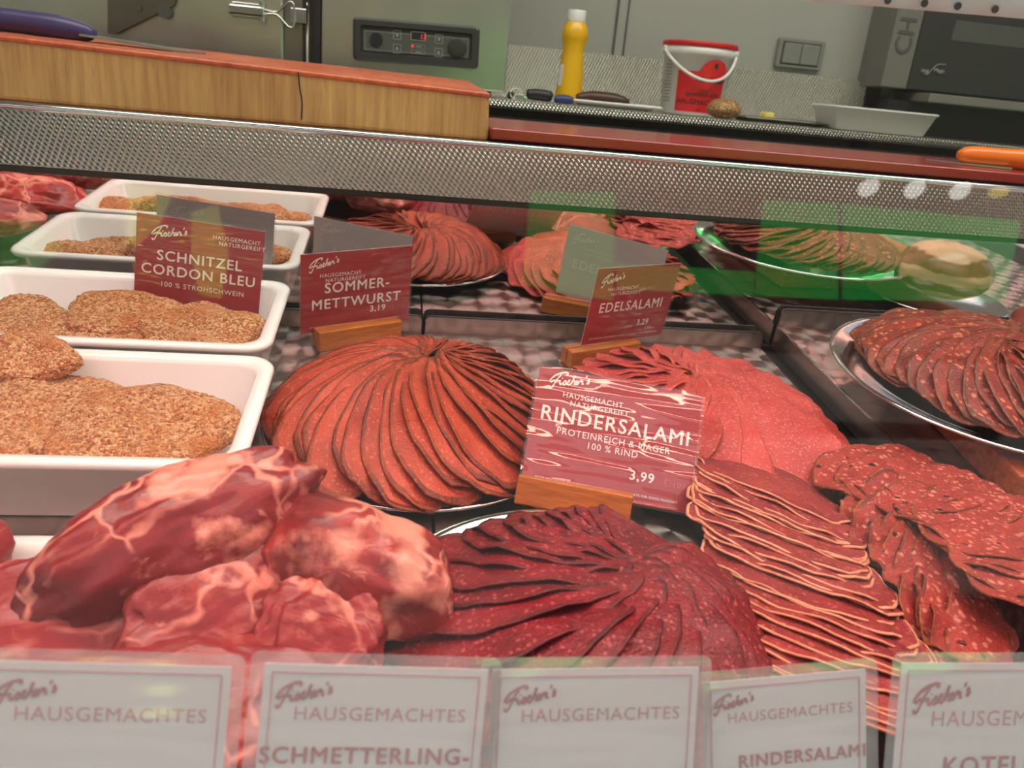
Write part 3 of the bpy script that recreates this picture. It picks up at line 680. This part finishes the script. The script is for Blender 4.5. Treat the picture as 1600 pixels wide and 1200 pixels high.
price_card(card_frame(-.1855, -.0440, .0310, 1, 8, -5.5), w, h, 'crimson SCHNITZEL CORDON BLEU price card standing in the back schnitzel tray', ls, logo=(-w*.38, h*.73, w*.17))
def block(x, s, h, yaw, w, hh, dd, lean, label):
    root = empty('card_block', FL @ Matrix.Translation((x, s, h)) @ Matrix.Rotation(R(yaw), 4, 'Z') @ Matrix.Rotation(R(-lean), 4, 'X'), label, 'card holder')
    box('front_half', (0, -dd*.27, hh/2), (w, dd*.46, hh), M['block'], root, bevel=.0012)
    box('back_half', (0, dd*.27, hh/2), (w, dd*.46, hh*.97), M['block'], root, bevel=.0012)
    box('slot_base', (0, 0, hh*.2), (w*.99, dd*.2, hh*.4), M['pedestal'], root)
block(-.031, -.042, .0003, 27, .090, .021, .020, 0, 'wooden block holding the SOMMERMETTWURST card')
block(.221, -.060, .0003, 22, .088, .019, .020, 0, 'wooden block holding the EDELSALAMI card')
block(.137, -.339, .008, -17, .084, .021, .020, 26, 'wooden block holding the RINDERSALAMI card, dark front and orange top')
# white cards along the front glass
def front_card(pl, pr, label, title=None, tx=0, y=.284, hgt=.128, dip=0, cut=None):
    A, B = at(*pl, y), at(*pr, y); d = B-A; w = d.length; d.normalize(); up = Vector((0, .32, 1)); up = (up-d*up.dot(d)).normalized(); nz = d.cross(up)
    O = (A+B)/2-up*hgt
    root = empty('price_card', Matrix(((d.x, up.x, nz.x, O.x), (d.y, up.y, nz.y, O.y), (d.z, up.z, nz.z, O.z), (0, 0, 0, 1))), label, 'price card')
    box('card', (0, hgt/2, 0), (w, hgt, .0006), M['card_white'], root)
    m = .0055; bm = bmesh.new(); pts = rrect(w+2*m, hgt+2*m, .004)
    me = loft([[(a, b+hgt/2, .0008) for a, b in pts], [(a, b+hgt/2, .0012) for a, b in pts]]); link('plastic_sleeve', me, M['sleeve_front'], root, None, False); bm.free()
    bm = bmesh.new(); i = .0035; t = .0006
    for c, s in (((0, hgt-i, .0005), (w-2*i, t, .0003)), ((0, i, .0005), (w-2*i, t, .0003)), ((-w/2+i, hgt/2, .0005), (t, hgt-2*i, .0003)), ((w/2-i, hgt/2, .0005), (t, hgt-2*i, .0003))): addbox(bm, c, s)
    finish(bm, 'border_line', M['ink_rose'], root)
    u = w/.105
    script_sign(.0160*u, -w*.44, hgt-.0200*u, M['ink_red'], root, wid=.045)
    text('HAUSGEMACHTES', .0092*u, -w*.36, hgt-.0262*u, M['ink_rose'], root, sp=1.1)
    if title: text(title, .0112*u, tx, hgt-.0470*u-dip, M['ink_red'], root, align='CENTER', sp=1.12, bold=.0003)
    return root
front_card((-30, 1031), (362, 1042), 'white HAUSGEMACHTES price card with silvery glare at the left edge')
front_card((414, 1036), (763, 1046), 'white price card reading SCHMETTERLING-, second from the left', 'SCHMETTERLING-', -.002)
front_card((770, 1046), (1092, 1042), 'white HAUSGEMACHTES price card below the dark beef salami, third from the left', y=.2855)
front_card((1098, 1067), (1352, 1045), 'white price card tilted up to the right, fourth from the left', 'RINDERSALAMI', .008, y=.287, dip=.006)
front_card((1409, 1036), (1760, 1036), 'white price card reading KOTELETT, at the right edge', 'KOTELETT', -.002)
# ------------------------------------------------------------------ cutting board, knives, red board
cb = empty('cutting_board', Matrix(), 'thick pale wooden cutting board with orange top on the steel worktop', 'cutting board')
A0, A1 = at(-260, 121, .875), at(764, 214, .875); B0, B1 = at(-260, 27, .875), at(765, 148, .875)
dep = .30
pts = [A0, A1, B1, B0]; zb = -.0572
fr = [Vector((p.x, .875, p.z)) for p in pts]; fr[0].z = fr[1].z = zb
bk = [Vector((p.x, .875+dep, p.z)) for p in fr]; bk[2].z += .010; bk[3].z += .006
bm = bmesh.new(); V = [bm.verts.new(p) for p in fr+bk]
for f in ((0, 1, 2, 3), (7, 6, 5, 4), (4, 5, 1, 0), (1, 5, 6, 2), (4, 0, 3, 7)): bm.faces.new([V[i] for i in f])
bm.faces.new([V[i] for i in (3, 2, 6, 7)])
finish(bm, 'board', M['board'], cb, None, False, .004, 3)
tp = [fr[3]+Vector((0, -.0008, -.004)), fr[2]+Vector((.0008, -.0008, -.004)), bk[2]+Vector((.0008, 0, -.004)), bk[3]+Vector((0, 0, -.004))]
bm = bmesh.new(); V = [bm.verts.new(p) for p in tp]+[bm.verts.new(p+Vector((0, 0, .0056))) for p in tp]
for f in ((3, 2, 1, 0), (4, 5, 6, 7), (0, 1, 5, 4), (1, 2, 6, 5), (2, 3, 7, 6), (3, 0, 4, 7)): bm.faces.new([V[i] for i in f])
finish(bm, 'orange_top', M['board_top'], cb, None, False, .002, 3)  # thin top layer, more orange than the board sides
def topz(x, y): t = (x-fr[3].x)/(fr[2].x-fr[3].x); return lerp(fr[3].z, fr[2].z, t)+.0016+(y-.875)/dep*lerp(.006, .010, t)
crk = [(fr[3]+(fr[2]-fr[3])*t) for t in (.0,)]
ck = [at(466, 112, .8745), at(468, 135, .8745), at(472, 160, .8745), at(471, 187, .8745)]
link('crack', tube_mesh(spline(ck, 5), .0007, 6), M['seal'], cb)
def knife(root, blade_pts, handle_pts, hr, hm, th=.002, flat=.6):
    vs = [Vector(p) for p in blade_pts]; n = len(vs)
    me = mesh([v for v in vs]+[v+Vector((0, 0, th)) for v in vs], [tuple(range(n))[::-1], tuple(range(n, 2*n))]+[(i, (i+1) % n, n+(i+1) % n, n+i) for i in range(n)])
    bm = bmesh.new(); bm.from_mesh(me); bmesh.ops.recalc_face_normals(bm, faces=bm.faces); bm.to_mesh(me); bm.free()
    link('blade', me, M['blade'], root, None, False)
    hp = spline(handle_pts, 6); k = len(hp)
    rr = [hr*(.55+.45*math.sin(math.pi*min(1, (i+.6)/k*1.02)))*(1+.08*math.sin(i*.9)) for i in range(k)]; rr[0] *= .6; rr[-1] *= .6
    me = tube_mesh(hp, rr, 14); c = sum((Vector(v) for v in hp), Vector())/k
    for v in me.vertices: v.co.z = c.z+(v.co.z-c.z)*1.0
    link('handle', me, hm, root)
kr = empty('butcher_knife', Matrix(), 'butcher knife with purple handle lying on the wooden cutting board', 'knife')
def bt(px, py, y):
    p = at(px, py, y); return Vector((p.x, y, topz(p.x, y)+.004))
kn = [bt(115, 60, .985), bt(320, 80, .985), bt(270, 76, .955), bt(120, 70, .95)]
h0, h1 = at(-40, 38, .965), at(150, 52, .965)
knife(kr, [Vector((h1.x-.01, .985, topz(h1.x, .98)+.006)), Vector((at(322, 84, .985).x, .985, topz(at(322, 84, .985).x, .985)+.001)), Vector((at(270, 80, .955).x, .955, topz(at(270, 80, .955).x, .955)+.001)), Vector((h1.x-.01, .945, topz(h1.x, .95)+.006))],
      [Vector((h0.x, .965, topz(h0.x, .965)+.012)), Vector((lerp(h0.x, h1.x, .5), .965, topz(lerp(h0.x, h1.x, .5), .965)+.012)), Vector((h1.x, .965, topz(h1.x, .965)+.009))], .0125, M['purple'])
rb = empty('cutting_board', Matrix(), 'thin glossy dark red cutting board lying on the worktop at right', 'cutting board')
q0 = at(768, 203, .86)
bm = bmesh.new(); addbox(bm, (q0.x+.75, .985, -.0485), (1.5, .25, .011)); finish(bm, 'board', M['red_board'], rb, None, False, .002, 3)
ok = empty('knife', Matrix(), 'kitchen knife with orange handle lying on the red board at right', 'knife')
oz = -.0425
a_ = [at(px, 236, .93) for px in (1478, 1525, 1660)]
knife(ok, [Vector((a_[0].x, .965, oz)), Vector((a_[1].x+.03, .985, oz)), Vector((a_[1].x+.05, .925, oz)), Vector((a_[1].x-.005, .935, oz))],
      [Vector((a_[1].x-.008, .95, oz+.011)), Vector((lerp(a_[1].x, a_[2].x, .5), .94, oz+.012)), Vector((a_[2].x, .925, oz+.012))], .0125, M['orange'])
# ------------------------------------------------------------------ back counter
BZ = -.0225; BY = 1.30
bcn = empty('back_counter', Matrix.Translation((.3, BY, BZ)), 'stainless back counter with beaded front edge and low backsplash', 'counter')
box('top', (0, .15, -.006), (4.1, .30, .012), steel('counter_steel', (.42, .40, .36, 1), .28), bcn)
bm = bmesh.new(); addbox(bm, (0, 0, -.0055), (4.1, .008, .014)); es = [e for e in bm.edges if abs(e.verts[0].co.z-e.verts[1].co.z) < 1e-5 and abs(e.verts[0].co.x-e.verts[1].co.x) > 1]
bmesh.ops.bevel(bm, geom=es, offset=.0035, segments=3, affect='EDGES'); finish(bm, 'front_edge', M['linen'], bcn)
box('apron', (0, .012, -.26), (4.1, .012, .47), M['darkgrey'], bcn)
box('backsplash', (0, .302, .045), (4.1, .010, .09), M['linen'], bcn)
# steel cold cabinet with latch door at left, appliance with control panel
YA = 1.34
def quad_at(pts, y): return [at(*p, y) for p in pts]
ap = empty('steel_appliance', Matrix(), 'brushed steel appliance with black digital control panel', 'appliance')
xl, xr = at(502, 60, YA).x, at(795, 75, YA).x; zb = at(793, 146, YA).z
box('body', ((xl+xr)/2, YA+.12, zb+.28), (xr-xl, .24, .56), M['steel'], ap, bevel=.003)
for fx in (xl+.03, xr-.03): cyl('foot', (fx, YA+.03, zb), (fx, YA+.03, BZ), .011, M['black'], ap)
pc = at(651, 68, YA); pw = (at(749, 70, YA)-at(553, 60, YA)).length; ph_ = (at(553, 25, YA)-at(552, 92, YA)).length
pn = empty('control_panel', Matrix.Translation((pc.x, YA-.001, pc.z)) @ Matrix.Rotation(R(-1.2), 4, 'Y') @ Matrix.Rotation(R(90), 4, 'X')); pn.parent = ap
me = loft([[(a, b, 0) for a, b in rrect(pw, ph_, .006)], [(a, b, .006) for a, b in rrect(pw, ph_, .006)], [(a, b, .008) for a, b in rrect(pw-.006, ph_-.006, .005)], [(a, b, .008) for a, b in rrect(pw-.022, ph_-.020, .003)], [(a, b, .003) for a, b in rrect(pw-.026, ph_-.024, .003)]])
link('bezel', me, M['darkgrey'], pn, None, False)
iw, ih = pw-.030, ph_-.030
box('face_plate', (0, -.001, .0036), (iw, ih, .0012), M['panelgrey'], pn)
lnm = plain('panel_line', (.3, .3, .27, 1), .5)
def frame_line(x, y, w, h, t, z, name, mat):
    bm = bmesh.new()
    for c, s in (((x, y+h/2, z), (w, t, .0006)), ((x, y-h/2, z), (w, t, .0006)), ((x-w/2, y, z), (t, h, .0006)), ((x+w/2, y, z), (t, h, .0006))): addbox(bm, c, s)
    return finish(bm, name, mat, pn)
frame_line(0, -.001, iw-.004, ih-.004, .0006, .0044, 'border_line', lnm)
cyl('knob', (-iw*.38, .001, .004), (-iw*.38, .001, .0065), .0095, M['black'], pn)
g_ = (iw*.385, -.001)
cyl('gauge', (g_[0], g_[1], .004), (g_[0], g_[1], .0075), .0135, M['black'], pn)
link('gauge_ring', lathe([(.0115, .0), (.0135, 0), (.0138, .004), (.0118, .0046)], 32), M['darkgrey'], pn, Matrix.Translation((g_[0], g_[1], .004)))
tk = bmesh.new()
for k_ in range(9):
    t_ = R(-45+k_*33.75); addbox(tk, (g_[0]+.0092*math.cos(t_), g_[1]+.0092*math.sin(t_), .0077), (.0026, .0005, .0004), Matrix.Rotation(t_, 3, 'Z'))
finish(tk, 'gauge_ticks', lnm, pn)
box('gauge_needle', (g_[0]+.001, g_[1]-.001, .0081), (.017, .0011, .0005), M['ink_white'], pn, rot=Matrix.Rotation(R(-42), 3, 'Z'))
for bx, by in ((-iw*.185, .0095), (-iw*.185, -.0095), (iw*.21, .0085), (iw*.21, -.0105)):
    frame_line(bx, by, .011, .012, .0009, .0046, 'button', lnm); box('button_symbol', (bx, by, .0046), (.0035, .0045, .0004), lnm, pn)
frame_line(.002, .010, .0215, .0115, .0009, .0048, 'display_frame', plain('display_rim', (.4, .38, .34, 1), .4))
box('display', (.002, .010, .0044), (.020, .0105, .0008), M['black'], pn)
text('13', .009, .0045, .0068, M['led_red'], pn, 'digits', z=.0052, shear=.1)
for yy in (-.004, -.012): frame_line(.002, yy, .0205, .005, .0006, .0046, 'indicator_field', lnm); box('indicator_text', (.003, yy, .0046), (.009, .0014, .0004), lnm, pn)
cyl('red_lamp', (-.006, -.004, .0044), (-.006, -.004, .0054), .0016, M['led_red'], pn, seg=12)
# cabinet with hinged door
cabn = empty('steel_cabinet', Matrix(), 'steel cabinet with toggle latch and hinge bracket behind the wooden cutting board', 'cabinet')
xd = at(446, 60, YA).x; xe = at(474, 60, YA).x; x0 = at(-260, 30, YA).x
box('body', ((x0+xe)/2, YA+.12, .248), (xe-x0, .24, .54), steel('cabinet_steel', (.34, .33, .30, 1), .3), cabn)
box('door', ((x0+xd)/2-.001, YA-.005, .240), (xd-x0, .012, .53), M['steel'], cabn, bevel=.004)
box('door_gasket', (xe+.002, YA-.001, .238), (.005, .012, .54), M['black'], cabn)
link('edge_trim', tube_mesh([(xe+.0065, YA-.006, BZ+.002), (xe+.0065, YA-.006, .5)], .003, 10), M['polish'], cabn)
box('side_filler', ((xe+xl)/2+.002, YA+.03, .238), (.018, .02, .54), plain('brown_filler', (.14, .11, .08, 1), .6), cabn)
box('dark_gap', (xl-.006, YA+.012, .238), (.009, .02, .54), M['black'], cabn)
la = empty('latch', Matrix.Translation(at(420, 20, YA-.012)) @ Matrix.Rotation(R(90), 4, 'X')); la.parent = cabn
ls_ = 1/ (F_PX/1.33)
box('base_plate', (-.028, 0, .001), (.046, .020, .002), M['polish'], la, bevel=.0006)
box('lever', (-.030, 0, .005), (.050, .013, .006), M['polish'], la, bevel=.002)
for yy in (-.010, .010): cyl('pivot', (-.008, yy-.003, .005), (-.008, yy+.003, .005), .0045, M['polish'], la, seg=14)
link('wire_bail', tube_mesh(spline([(-.006, .003, .006), (.012, .002, .006), (.028, .016, .006), (.036, .013, .006), (.036, -.013, .006), (.028, -.016, .006), (.012, -.002, .006), (-.006, -.003, .006)], 4), .0016, 8), M['polish'], la)
box('catch_plate', (.042, 0, .002), (.022, .020, .003), M['polish'], la, bevel=.0008)
hb = bmesh.new(); hp_ = [at(168, -30, YA-.02), at(275, -12, YA-.02), at(272, 8, YA-.02), at(182, 52, YA-.02), at(168, 52, YA-.02)]
V = [hb.verts.new(p) for p in hp_]+[hb.verts.new(p+Vector((0, .004, 0))) for p in hp_]; n5 = 5
hb.faces.new(V[:5]); hb.faces.new(V[5:][::-1])
for i in range(5): hb.faces.new((V[i], V[5+i], V[5+(i+1) % 5], V[(i+1) % 5]))
finish(hb, 'hinge_bracket', steel('bracket_steel', (.24, .22, .19, 1), .3), cabn)
cyl('hinge_bolt', at(216, 12, YA-.019), at(216, 12, YA-.024), .004, M['wallseam'], cabn, seg=14)
cyl('hinge_pin', at(257, 18, YA-.010), at(257, 18, YA-.022), .009, M['wallseam'], cabn, seg=18)
# wall switch, black post
sw = empty('wall_switch', Matrix.Translation(at(1248, 85, 1.608)) @ Matrix.Rotation(R(90), 4, 'X'), 'grey double rocker switch on the back wall', 'switch')
me = loft([[(a, b, 0) for a, b in rrect(.094, .053, .003)], [(a, b, .006) for a, b in rrect(.094, .053, .003)], [(a, b, .008) for a, b in rrect(.090, .049, .003)]]); link('frame', me, M['greyplastic'], sw, None, False)
for xx in (-.0185, .0185): box('rocker', (xx, 0, .009), (.0355, .036, .005), M['greyplastic'], sw, bevel=.0012)
bm = bmesh.new(); addbox(bm, (0, 0, .0078), (.078, .041, .001)); finish(bm, 'shadow_gap', M['darkgrey'], sw)
pA, pB = at(1394, 5, 1.598), at(1364, 132, 1.598)
struct('trim_4', ((pA.x+pB.x)/2, 1.60, .4), (.027, .02, .95), M['black'])
# bottle, bucket, items
def thing_at(px, py, y, name, label, cat, rz=0): p = at(px, py, y); return empty(name, Matrix.Translation((p.x, y, BZ)) @ Matrix.Rotation(rz, 4, 'Z'), label, cat)
bo = thing_at(888, 150, 1.40, 'mustard_bottle', 'yellow squeeze bottle with white cap on the back counter', 'bottle')
link('body', lathe([(0, 0), (.0205, 0), (.022, .002), (.022, .010), (.0205, .045), (.0185, .068), (.0172, .085), (.0185, .090), (.0182, .094), (.0205, .099), (.0212, .108), (.0195, .117), (.0150, .124), (.0142, .126), (0, .126)], 40), M['mustard'], bo)
link('cap', lathe([(0, .125), (.0145, .125), (.0148, .126), (.0146, .1405), (.0138, .142), (0, .142)], 32), M['white'], bo)
vs, fs = [], []
for i in range(7):
    t = R(178+i*7)
    for zz, rr in ((.028, .0216), (.060, .0196)): vs.append((rr*math.cos(t), rr*math.sin(t), zz))
for i in range(6): fs.append((2*i, 2*i+2, 2*i+3, 2*i+1))
link('label', mesh(vs, fs), M['white'], bo)
bk_ = thing_at(1079, 170, 1.44, 'mustard_bucket', 'white plastic bucket with red lid rim and red label on the back counter', 'bucket')
BR0, BR1, BH = .052, .0615, .116
link('body', lathe([(0, .0), (BR0-.002, 0), (BR0, .002), (BR1-.003, BH-.022), (BR1, BH-.021), (BR1+.0005, BH-.008), (BR1-.002, BH-.008), (0, BH-.010)], 56), M['white'], bk_)
link('lid', lathe([(0, BH-.005), (BR1-.006, BH-.005), (BR1-.004, BH), (BR1+.001, BH), (BR1+.002, BH-.002), (BR1+.002, BH-.008), (BR1-.001, BH-.008), (0, BH-.009)], 56), M['redlabel'], bk_)
def brad(z): return BR0+(BR1-.003-BR0)*z/(BH-.022)
def label_patch(a0, a1, z0, ztop, mat, name, off=.0006, n=28):
    vs, fs = [], []
    for i in range(n+1):
        t = i/n; a = R(lerp(a0, a1, t)); zt = ztop(t)
        for j in range(5):
            z = lerp(z0, zt, j/4); r = brad(z)+off; vs.append((r*math.cos(a), r*math.sin(a), z))
    for i in range(n):
        for j in range(4): fs.append((i*5+j, i*5+5+j, i*5+6+j, i*5+1+j))
    return link(name, mesh(vs, fs), mat, bk_)
LA0, LA1 = 220, 308
def zt(t): return .070 if t < .42 else .070+.020*math.sqrt(max(0, 1-((t-.72)/.30)**2)) if t < .99 else .074
label_patch(LA0, LA1, .006, zt, M['redlabel'], 'red_label')
def wrap_text(body, size, a, z, mat, bold=0, sp=1., shear=0):
    o = text(body, size, 0, 0, mat, bk_, 'label_lettering', 'CENTER', sp, 0, bold, shear)
    for v in o.data.vertices:
        zz = z+v.co.y; r = brad(zz)+.0011; th = R(a)+v.co.x/r; v.co = Vector((r*math.cos(th), r*math.sin(th), zz))
wrap_text('Händlmaier', .0125, 279, .054, M['ink_dark'], .0002, .95, .25)
wrap_text('bayerisch süße', .0105, 268, .031, M['ink_dark'], 0, .95, .3)
wrap_text('HAUSMACHER', .0115, 263, .0185, M['ink_dark'], .0002, 1.02)
wrap_text('SENF', .0045, 265, .0085, M['ink_dark'])
vs = [(.0045*math.cos(R(k*18))*(.8), .0045*math.sin(R(k*18)), 0) for k in range(20)]
link('label_crest', mesh([((brad(.082)+.0011)*math.cos(R(283)+x/.06), (brad(.082)+.0011)*math.sin(R(283)+x/.06), .080+y) for x, y, _ in vs], [tuple(range(20))]), M['ink_dark'], bk_, None, False)
for k in range(13):
    z = .083-k*.0052; ln = .018 if k % 5 else .011
    bm = bmesh.new(); addbox(bm, (0, 0, 0), (.0005, ln, .0013), None); 
    finish(bm, 'small_print', plain('print_grey', (.25, .24, .22, 1), .6) if k == 0 else bpy.data.materials['print_grey'], bk_, Matrix.Rotation(R(198), 4, 'Z') @ Matrix.Translation((brad(z)+.0005, 0, z)))
ha = []
for k in range(21):
    t = k/20; a = R(lerp(188, 325, t)); drop = .046*math.sin(math.pi*t**1.35)**.8; rr = BR1+.003+.004*math.sin(math.pi*t)
    ha.append((rr*math.cos(a), rr*math.sin(a), BH-.014-drop))
link('handle', tube_mesh(ha, .0026, 10), M['white'], bk_)
for a in (188, 325): cyl('handle_lug', ((BR1-.002)*math.cos(R(a)), (BR1-.002)*math.sin(R(a)), BH-.014), ((BR1+.006)*math.cos(R(a)), (BR1+.006)*math.sin(R(a)), BH-.014), .0055, M['white'], bk_, seg=16)
# plate with sausage
tr = thing_at(960, 165, 1.345, 'oblong_dish', 'flat white oblong dish with dark sausage on the back counter', 'dish', R(-4))
tr.matrix_world = tr.matrix_world @ Matrix.Translation((0, 0, .001))
link('dish_body', tray_mesh(.150, .050, .009, .012, .006, .008, .0015, .003), M['tray'], tr)
del tr['label']; tag(tr, 'flat white oblong dish beside the yellow bottle on the back counter', 'dish')
sg = thing_at(945, 150, 1.345, 'smoked_sausage', 'dark smoked sausage on the white oblong dish', 'sausage', R(-4))
link('body', tube_mesh(spline([(-.045, 0, .012), (-.02, .003, .0145), (.02, -.002, .0135), (.04, .001, .010)], 6), [.004+.0065*math.sin(math.pi*(i+1)/20) for i in range(19)], 14), plain('dark_sausage', lin(72, 44, 24), .4, 0, .2, 120), sg)
# bread roll
n_ = N('roll_crust'); c_ = n_.coord(); v_ = n_.voro(n_.n('ShaderNodeVectorMath', operation='MULTIPLY', i_0=c_, i_1=(60., 60., 110.)).outputs[0], 2.2, 'Distance', 'DISTANCE_TO_EDGE')
n_.set(n_.mix(n_.ramp(v_, .0, .12), lin(196, 160, 110), lin(134, 92, 46)), .65); n_.bump(v_, .4, .002)
o = blob('bread_roll', Matrix.Translation((at(1131, 170, 1.33).x, 1.33, BZ+.014)), (.028, .026, .018), n_.m, 'small round brown bread roll in front of the bucket', 'bread roll', 21, .06, 1.2, .75, sub=4)
# dark tray with butter
dt = thing_at(1218, 180, 1.40, 'dark_tray', 'flat dark metal tray holding a yellow butter piece', 'tray')
link('tray_body', tray_mesh(.155, .08, .008, .006, .005, .006, .0012, .002), M['blade'], dt)
tag(box('butter', (0, 0, 0), (.020, .016, .013), plain('butter_yellow', lin(236, 208, 96), .4, 0, .05), None, Matrix.Translation((at(1201, 168, 1.385).x, 1.385, BZ+.0105)) @ Matrix.Rotation(R(14), 4, 'Z'), .003), 'small pale yellow piece of butter on the dark tray', 'butter')
# white tub
tb = thing_at(1358, 205, 1.37, 'plastic_tub', 'empty white plastic tub at the right of the back counter', 'tub', R(-2))
link('tub_body', tray_mesh(.185, .11, .038, .016, .004, .014, .002, .003), M['white'], tb)
# keys and black handles
ky = thing_at(806, 150, 1.335, 'key_ring', 'small bunch of metal keys on a ring beside the black handle', 'keys')
link('ring', tube_mesh([(.009*math.cos(R(k*18)), .003*math.sin(R(k*18)), .009+.008*math.sin(R(k*18))) for k in range(20)], .0012, 8, True), M['blade'], ky)
box('key', (.006, -.004, .005), (.012, .003, .008), M['blade'], ky, bevel=.0008); box('key', (-.008, .002, .006), (.010, .006, .011), M['black'], ky, bevel=.002)
bh = thing_at(842, 152, 1.345, 'black_handle_tool', 'black-handled tool lying left of the yellow bottle', 'tool')
link('handle', tube_mesh(spline([(-.020, 0, .010), (-.008, 0, .011), (.010, 0, .0105), (.021, 0, .009)], 5), [.005, .0075, .008, .008, .0085, .009, .009, .009, .009, .009, .009, .009, .0085, .008, .007, .005], 14), M['black'], bh)
box('shaft', (-.026, .002, .006), (.018, .006, .003), M['polish'], bh, bevel=.001)
bl = thing_at(881, 156, 1.325, 'blue_handle_tool', 'small blue plastic handle in front of the yellow bottle', 'tool')
link('handle', tube_mesh(spline([(-.015, 0, .007), (0, 0, .0075), (.015, 0, .007)], 6), [.004+.0035*math.sin(math.pi*(i+.5)/13) for i in range(13)], 14), M['blue'], bl)
box('rib', (0, 0, .0135), (.018, .004, .002), M['blue'], bl, bevel=.0008)
# machines at right
YO = 1.52
mc = empty('coffee_machine', Matrix(), 'tall grey and black machine with vertical letters behind the white tub', 'machine')
m0 = at(1376, 135, YO); m1 = at(1417, 135, YO); m2 = at(1640, 152, YO)
zt0, = (.62,)
box('side_panel', ((m0.x+m1.x)/2, YO+.045, (m0.z+zt0)/2), (m1.x-m0.x, .09, zt0-m0.z), plain('machine_grey', (.17, .165, .145, 1), .45, 0, .03), mc, bevel=.002)
box('front_panel', ((m1.x+m2.x)/2+.001, YO+.044, (m0.z+zt0)/2), (m2.x-m1.x, .09, zt0-m0.z), M['darkgrey'], mc, bevel=.002)
box('drip_shelf', ((m1.x+m2.x)/2+.01, YO+.02, m0.z-.012), (m2.x-m1.x-.03, .12, .016), plain('shelf_grey', (.2, .19, .16, 1), .4), mc, bevel=.002)
box('lower_body', ((m1.x+m2.x)/2-.01, YO+.05, (BZ+m0.z-.02)/2), (m2.x-m1.x+.02, .07, m0.z-.02-BZ), M['black'], mc)
box('reflection_patch', ((m1.x+m2.x)/2+.0, YO-.001, m0.z+.108), (.17, .002, .035), M['panelgrey'], mc, bevel=.001)  # lighter grey patch painted in for a reflection, no part of the machine
tx = Matrix.Translation((lerp(m0.x, m1.x, .78), YO-.0012, .115)) @ Matrix.Rotation(R(90), 4, 'X') @ Matrix.Rotation(R(90), 4, 'Z')
text('CH', .046, 0, 0, plain('letter_grey', (.09, .09, .085, 1), .5), mc, 'letters', z=.0003, mw=tx, bold=.0006)
lm = plain('logo_silver', (.36, .35, .32, 1), .35)
def pp(px, py): p = at(px, py, YO-.006); return p
link('logo_swoosh', tube_mesh(spline([pp(1443, 115), pp(1449, 116), pp(1456, 109), pp(1465, 101), pp(1478, 101)], 6), .0007, 6), lm, mc)
lt = at(1439, 112, YO-.0062); text('mag', .0095, 0, 0, lm, mc, 'logo_letters', z=0, bold=.0002, mw=Matrix.Translation(lt) @ Matrix.Rotation(R(90), 4, 'X'))
lt = at(1459, 112, YO-.0062); text('Magic', .0095, 0, 0, lm, mc, 'logo_letters', z=0, bold=.0002, mw=Matrix.Translation(lt) @ Matrix.Rotation(R(90), 4, 'X'))
# ceiling light has no fixture, only the unseen area lamp
# ------------------------------------------------------------------ street side, mirrored faintly in the front glass
G = glass.matrix_world; gn = (G.to_3x3() @ Vector((0, -1, 0))).normalized(); gp = G.translation
def refl(px, py, y):
    d = ray(px, py).normalized(); t = gp.dot(gn)/d.dot(gn); P = d*t; r = d-2*d.dot(gn)*gn
    return P+r*((y-P.y)/r.y)
def tarp(pts, y, mat, label, th=.03):
    q = [refl(*p, y) for p in pts]; n = len(q)
    me = mesh(q+[v+Vector((0, -th, 0)) for v in q], [tuple(range(n)), tuple(range(n, 2*n))[::-1]]+[(i, n+i, n+(i+1) % n, (i+1) % n) for i in range(n)])
    bm = bmesh.new(); bm.from_mesh(me); bmesh.ops.recalc_face_normals(bm, faces=bm.faces); bm.to_mesh(me); bm.free()
    return tag(link('tarpaulin', me, mat, None, None, False), label, 'tarpaulin')
tarp([(830, 298), (962, 300), (958, 470), (815, 445)], -5.0, M['green'], 'green tarpaulin reflected in the front glass left of the EDELSALAMI card')
tarp([(1195, 312), (1310, 318), (1310, 468), (1180, 462)], -5.0, M['green'], 'green tarpaulin reflected in the front glass over the raised salami platter')
tarp([(1318, 318), (1595, 345), (1570, 472), (1318, 468)], -5.0, M['green'], 'wide green tarpaulin reflected in the front glass at the right edge')
tarp([(965, 410), (1178, 425), (1178, 462), (965, 452)], -5.0, M['green'], 'low green tarpaulin reflected in the front glass behind the EDELSALAMI card')
tarp([(200, 285), (270, 300), (250, 350), (215, 385), (195, 380)], -5.0, M['lime'], 'yellow-green cloth reflected over the left part of the SCHNITZEL card')
tarp([(300, 330), (340, 320), (358, 400), (345, 468), (310, 460), (298, 390)], -5.0, M['lime'], 'yellow-green cloth reflected over the middle of the SCHNITZEL card')
tarp([(0, 340), (60, 350), (100, 390), (60, 420), (0, 420)], -5.0, M['green'], 'green cloth reflected in the front glass at the left edge')

# festoon bulbs over the street, mirrored as soft spots on the glass
for i, (px, lab, colr) in enumerate(((1357, 'left', (1, .98, .92)), (1429, 'middle', (1, .98, .92)), (1500, 'right', (1, .98, .92)), (1560, 'yellow', (1, .75, .15)))):
    p = refl(px, 293+i*2.5, -4.0)
    bm = bmesh.new(); bmesh.ops.create_icosphere(bm, subdivisions=3, radius=1)
    for v in bm.verts: v.co = Vector((v.co.x*.055+v.co.z*.02, v.co.y*.05, v.co.z*(.055 if i < 3 else .035)))
    b_ = empty('festoon_bulb', Matrix.Translation(p), 'yellow festoon bulb, rightmost of four spots reflected on the dimpled strip' if i == 3 else 'white festoon bulb, %s one of three white spots reflected on the dimpled strip' % lab, 'bulb')
    finish(bm, 'bulb_glass', emit('bulb_glow_%s' % lab, colr, 9 if i < 3 else 5), b_, None, True)
    cyl('bulb_socket', (0, 0, .045), (0, 0, .11), .02, M['black'], b_, seg=14)
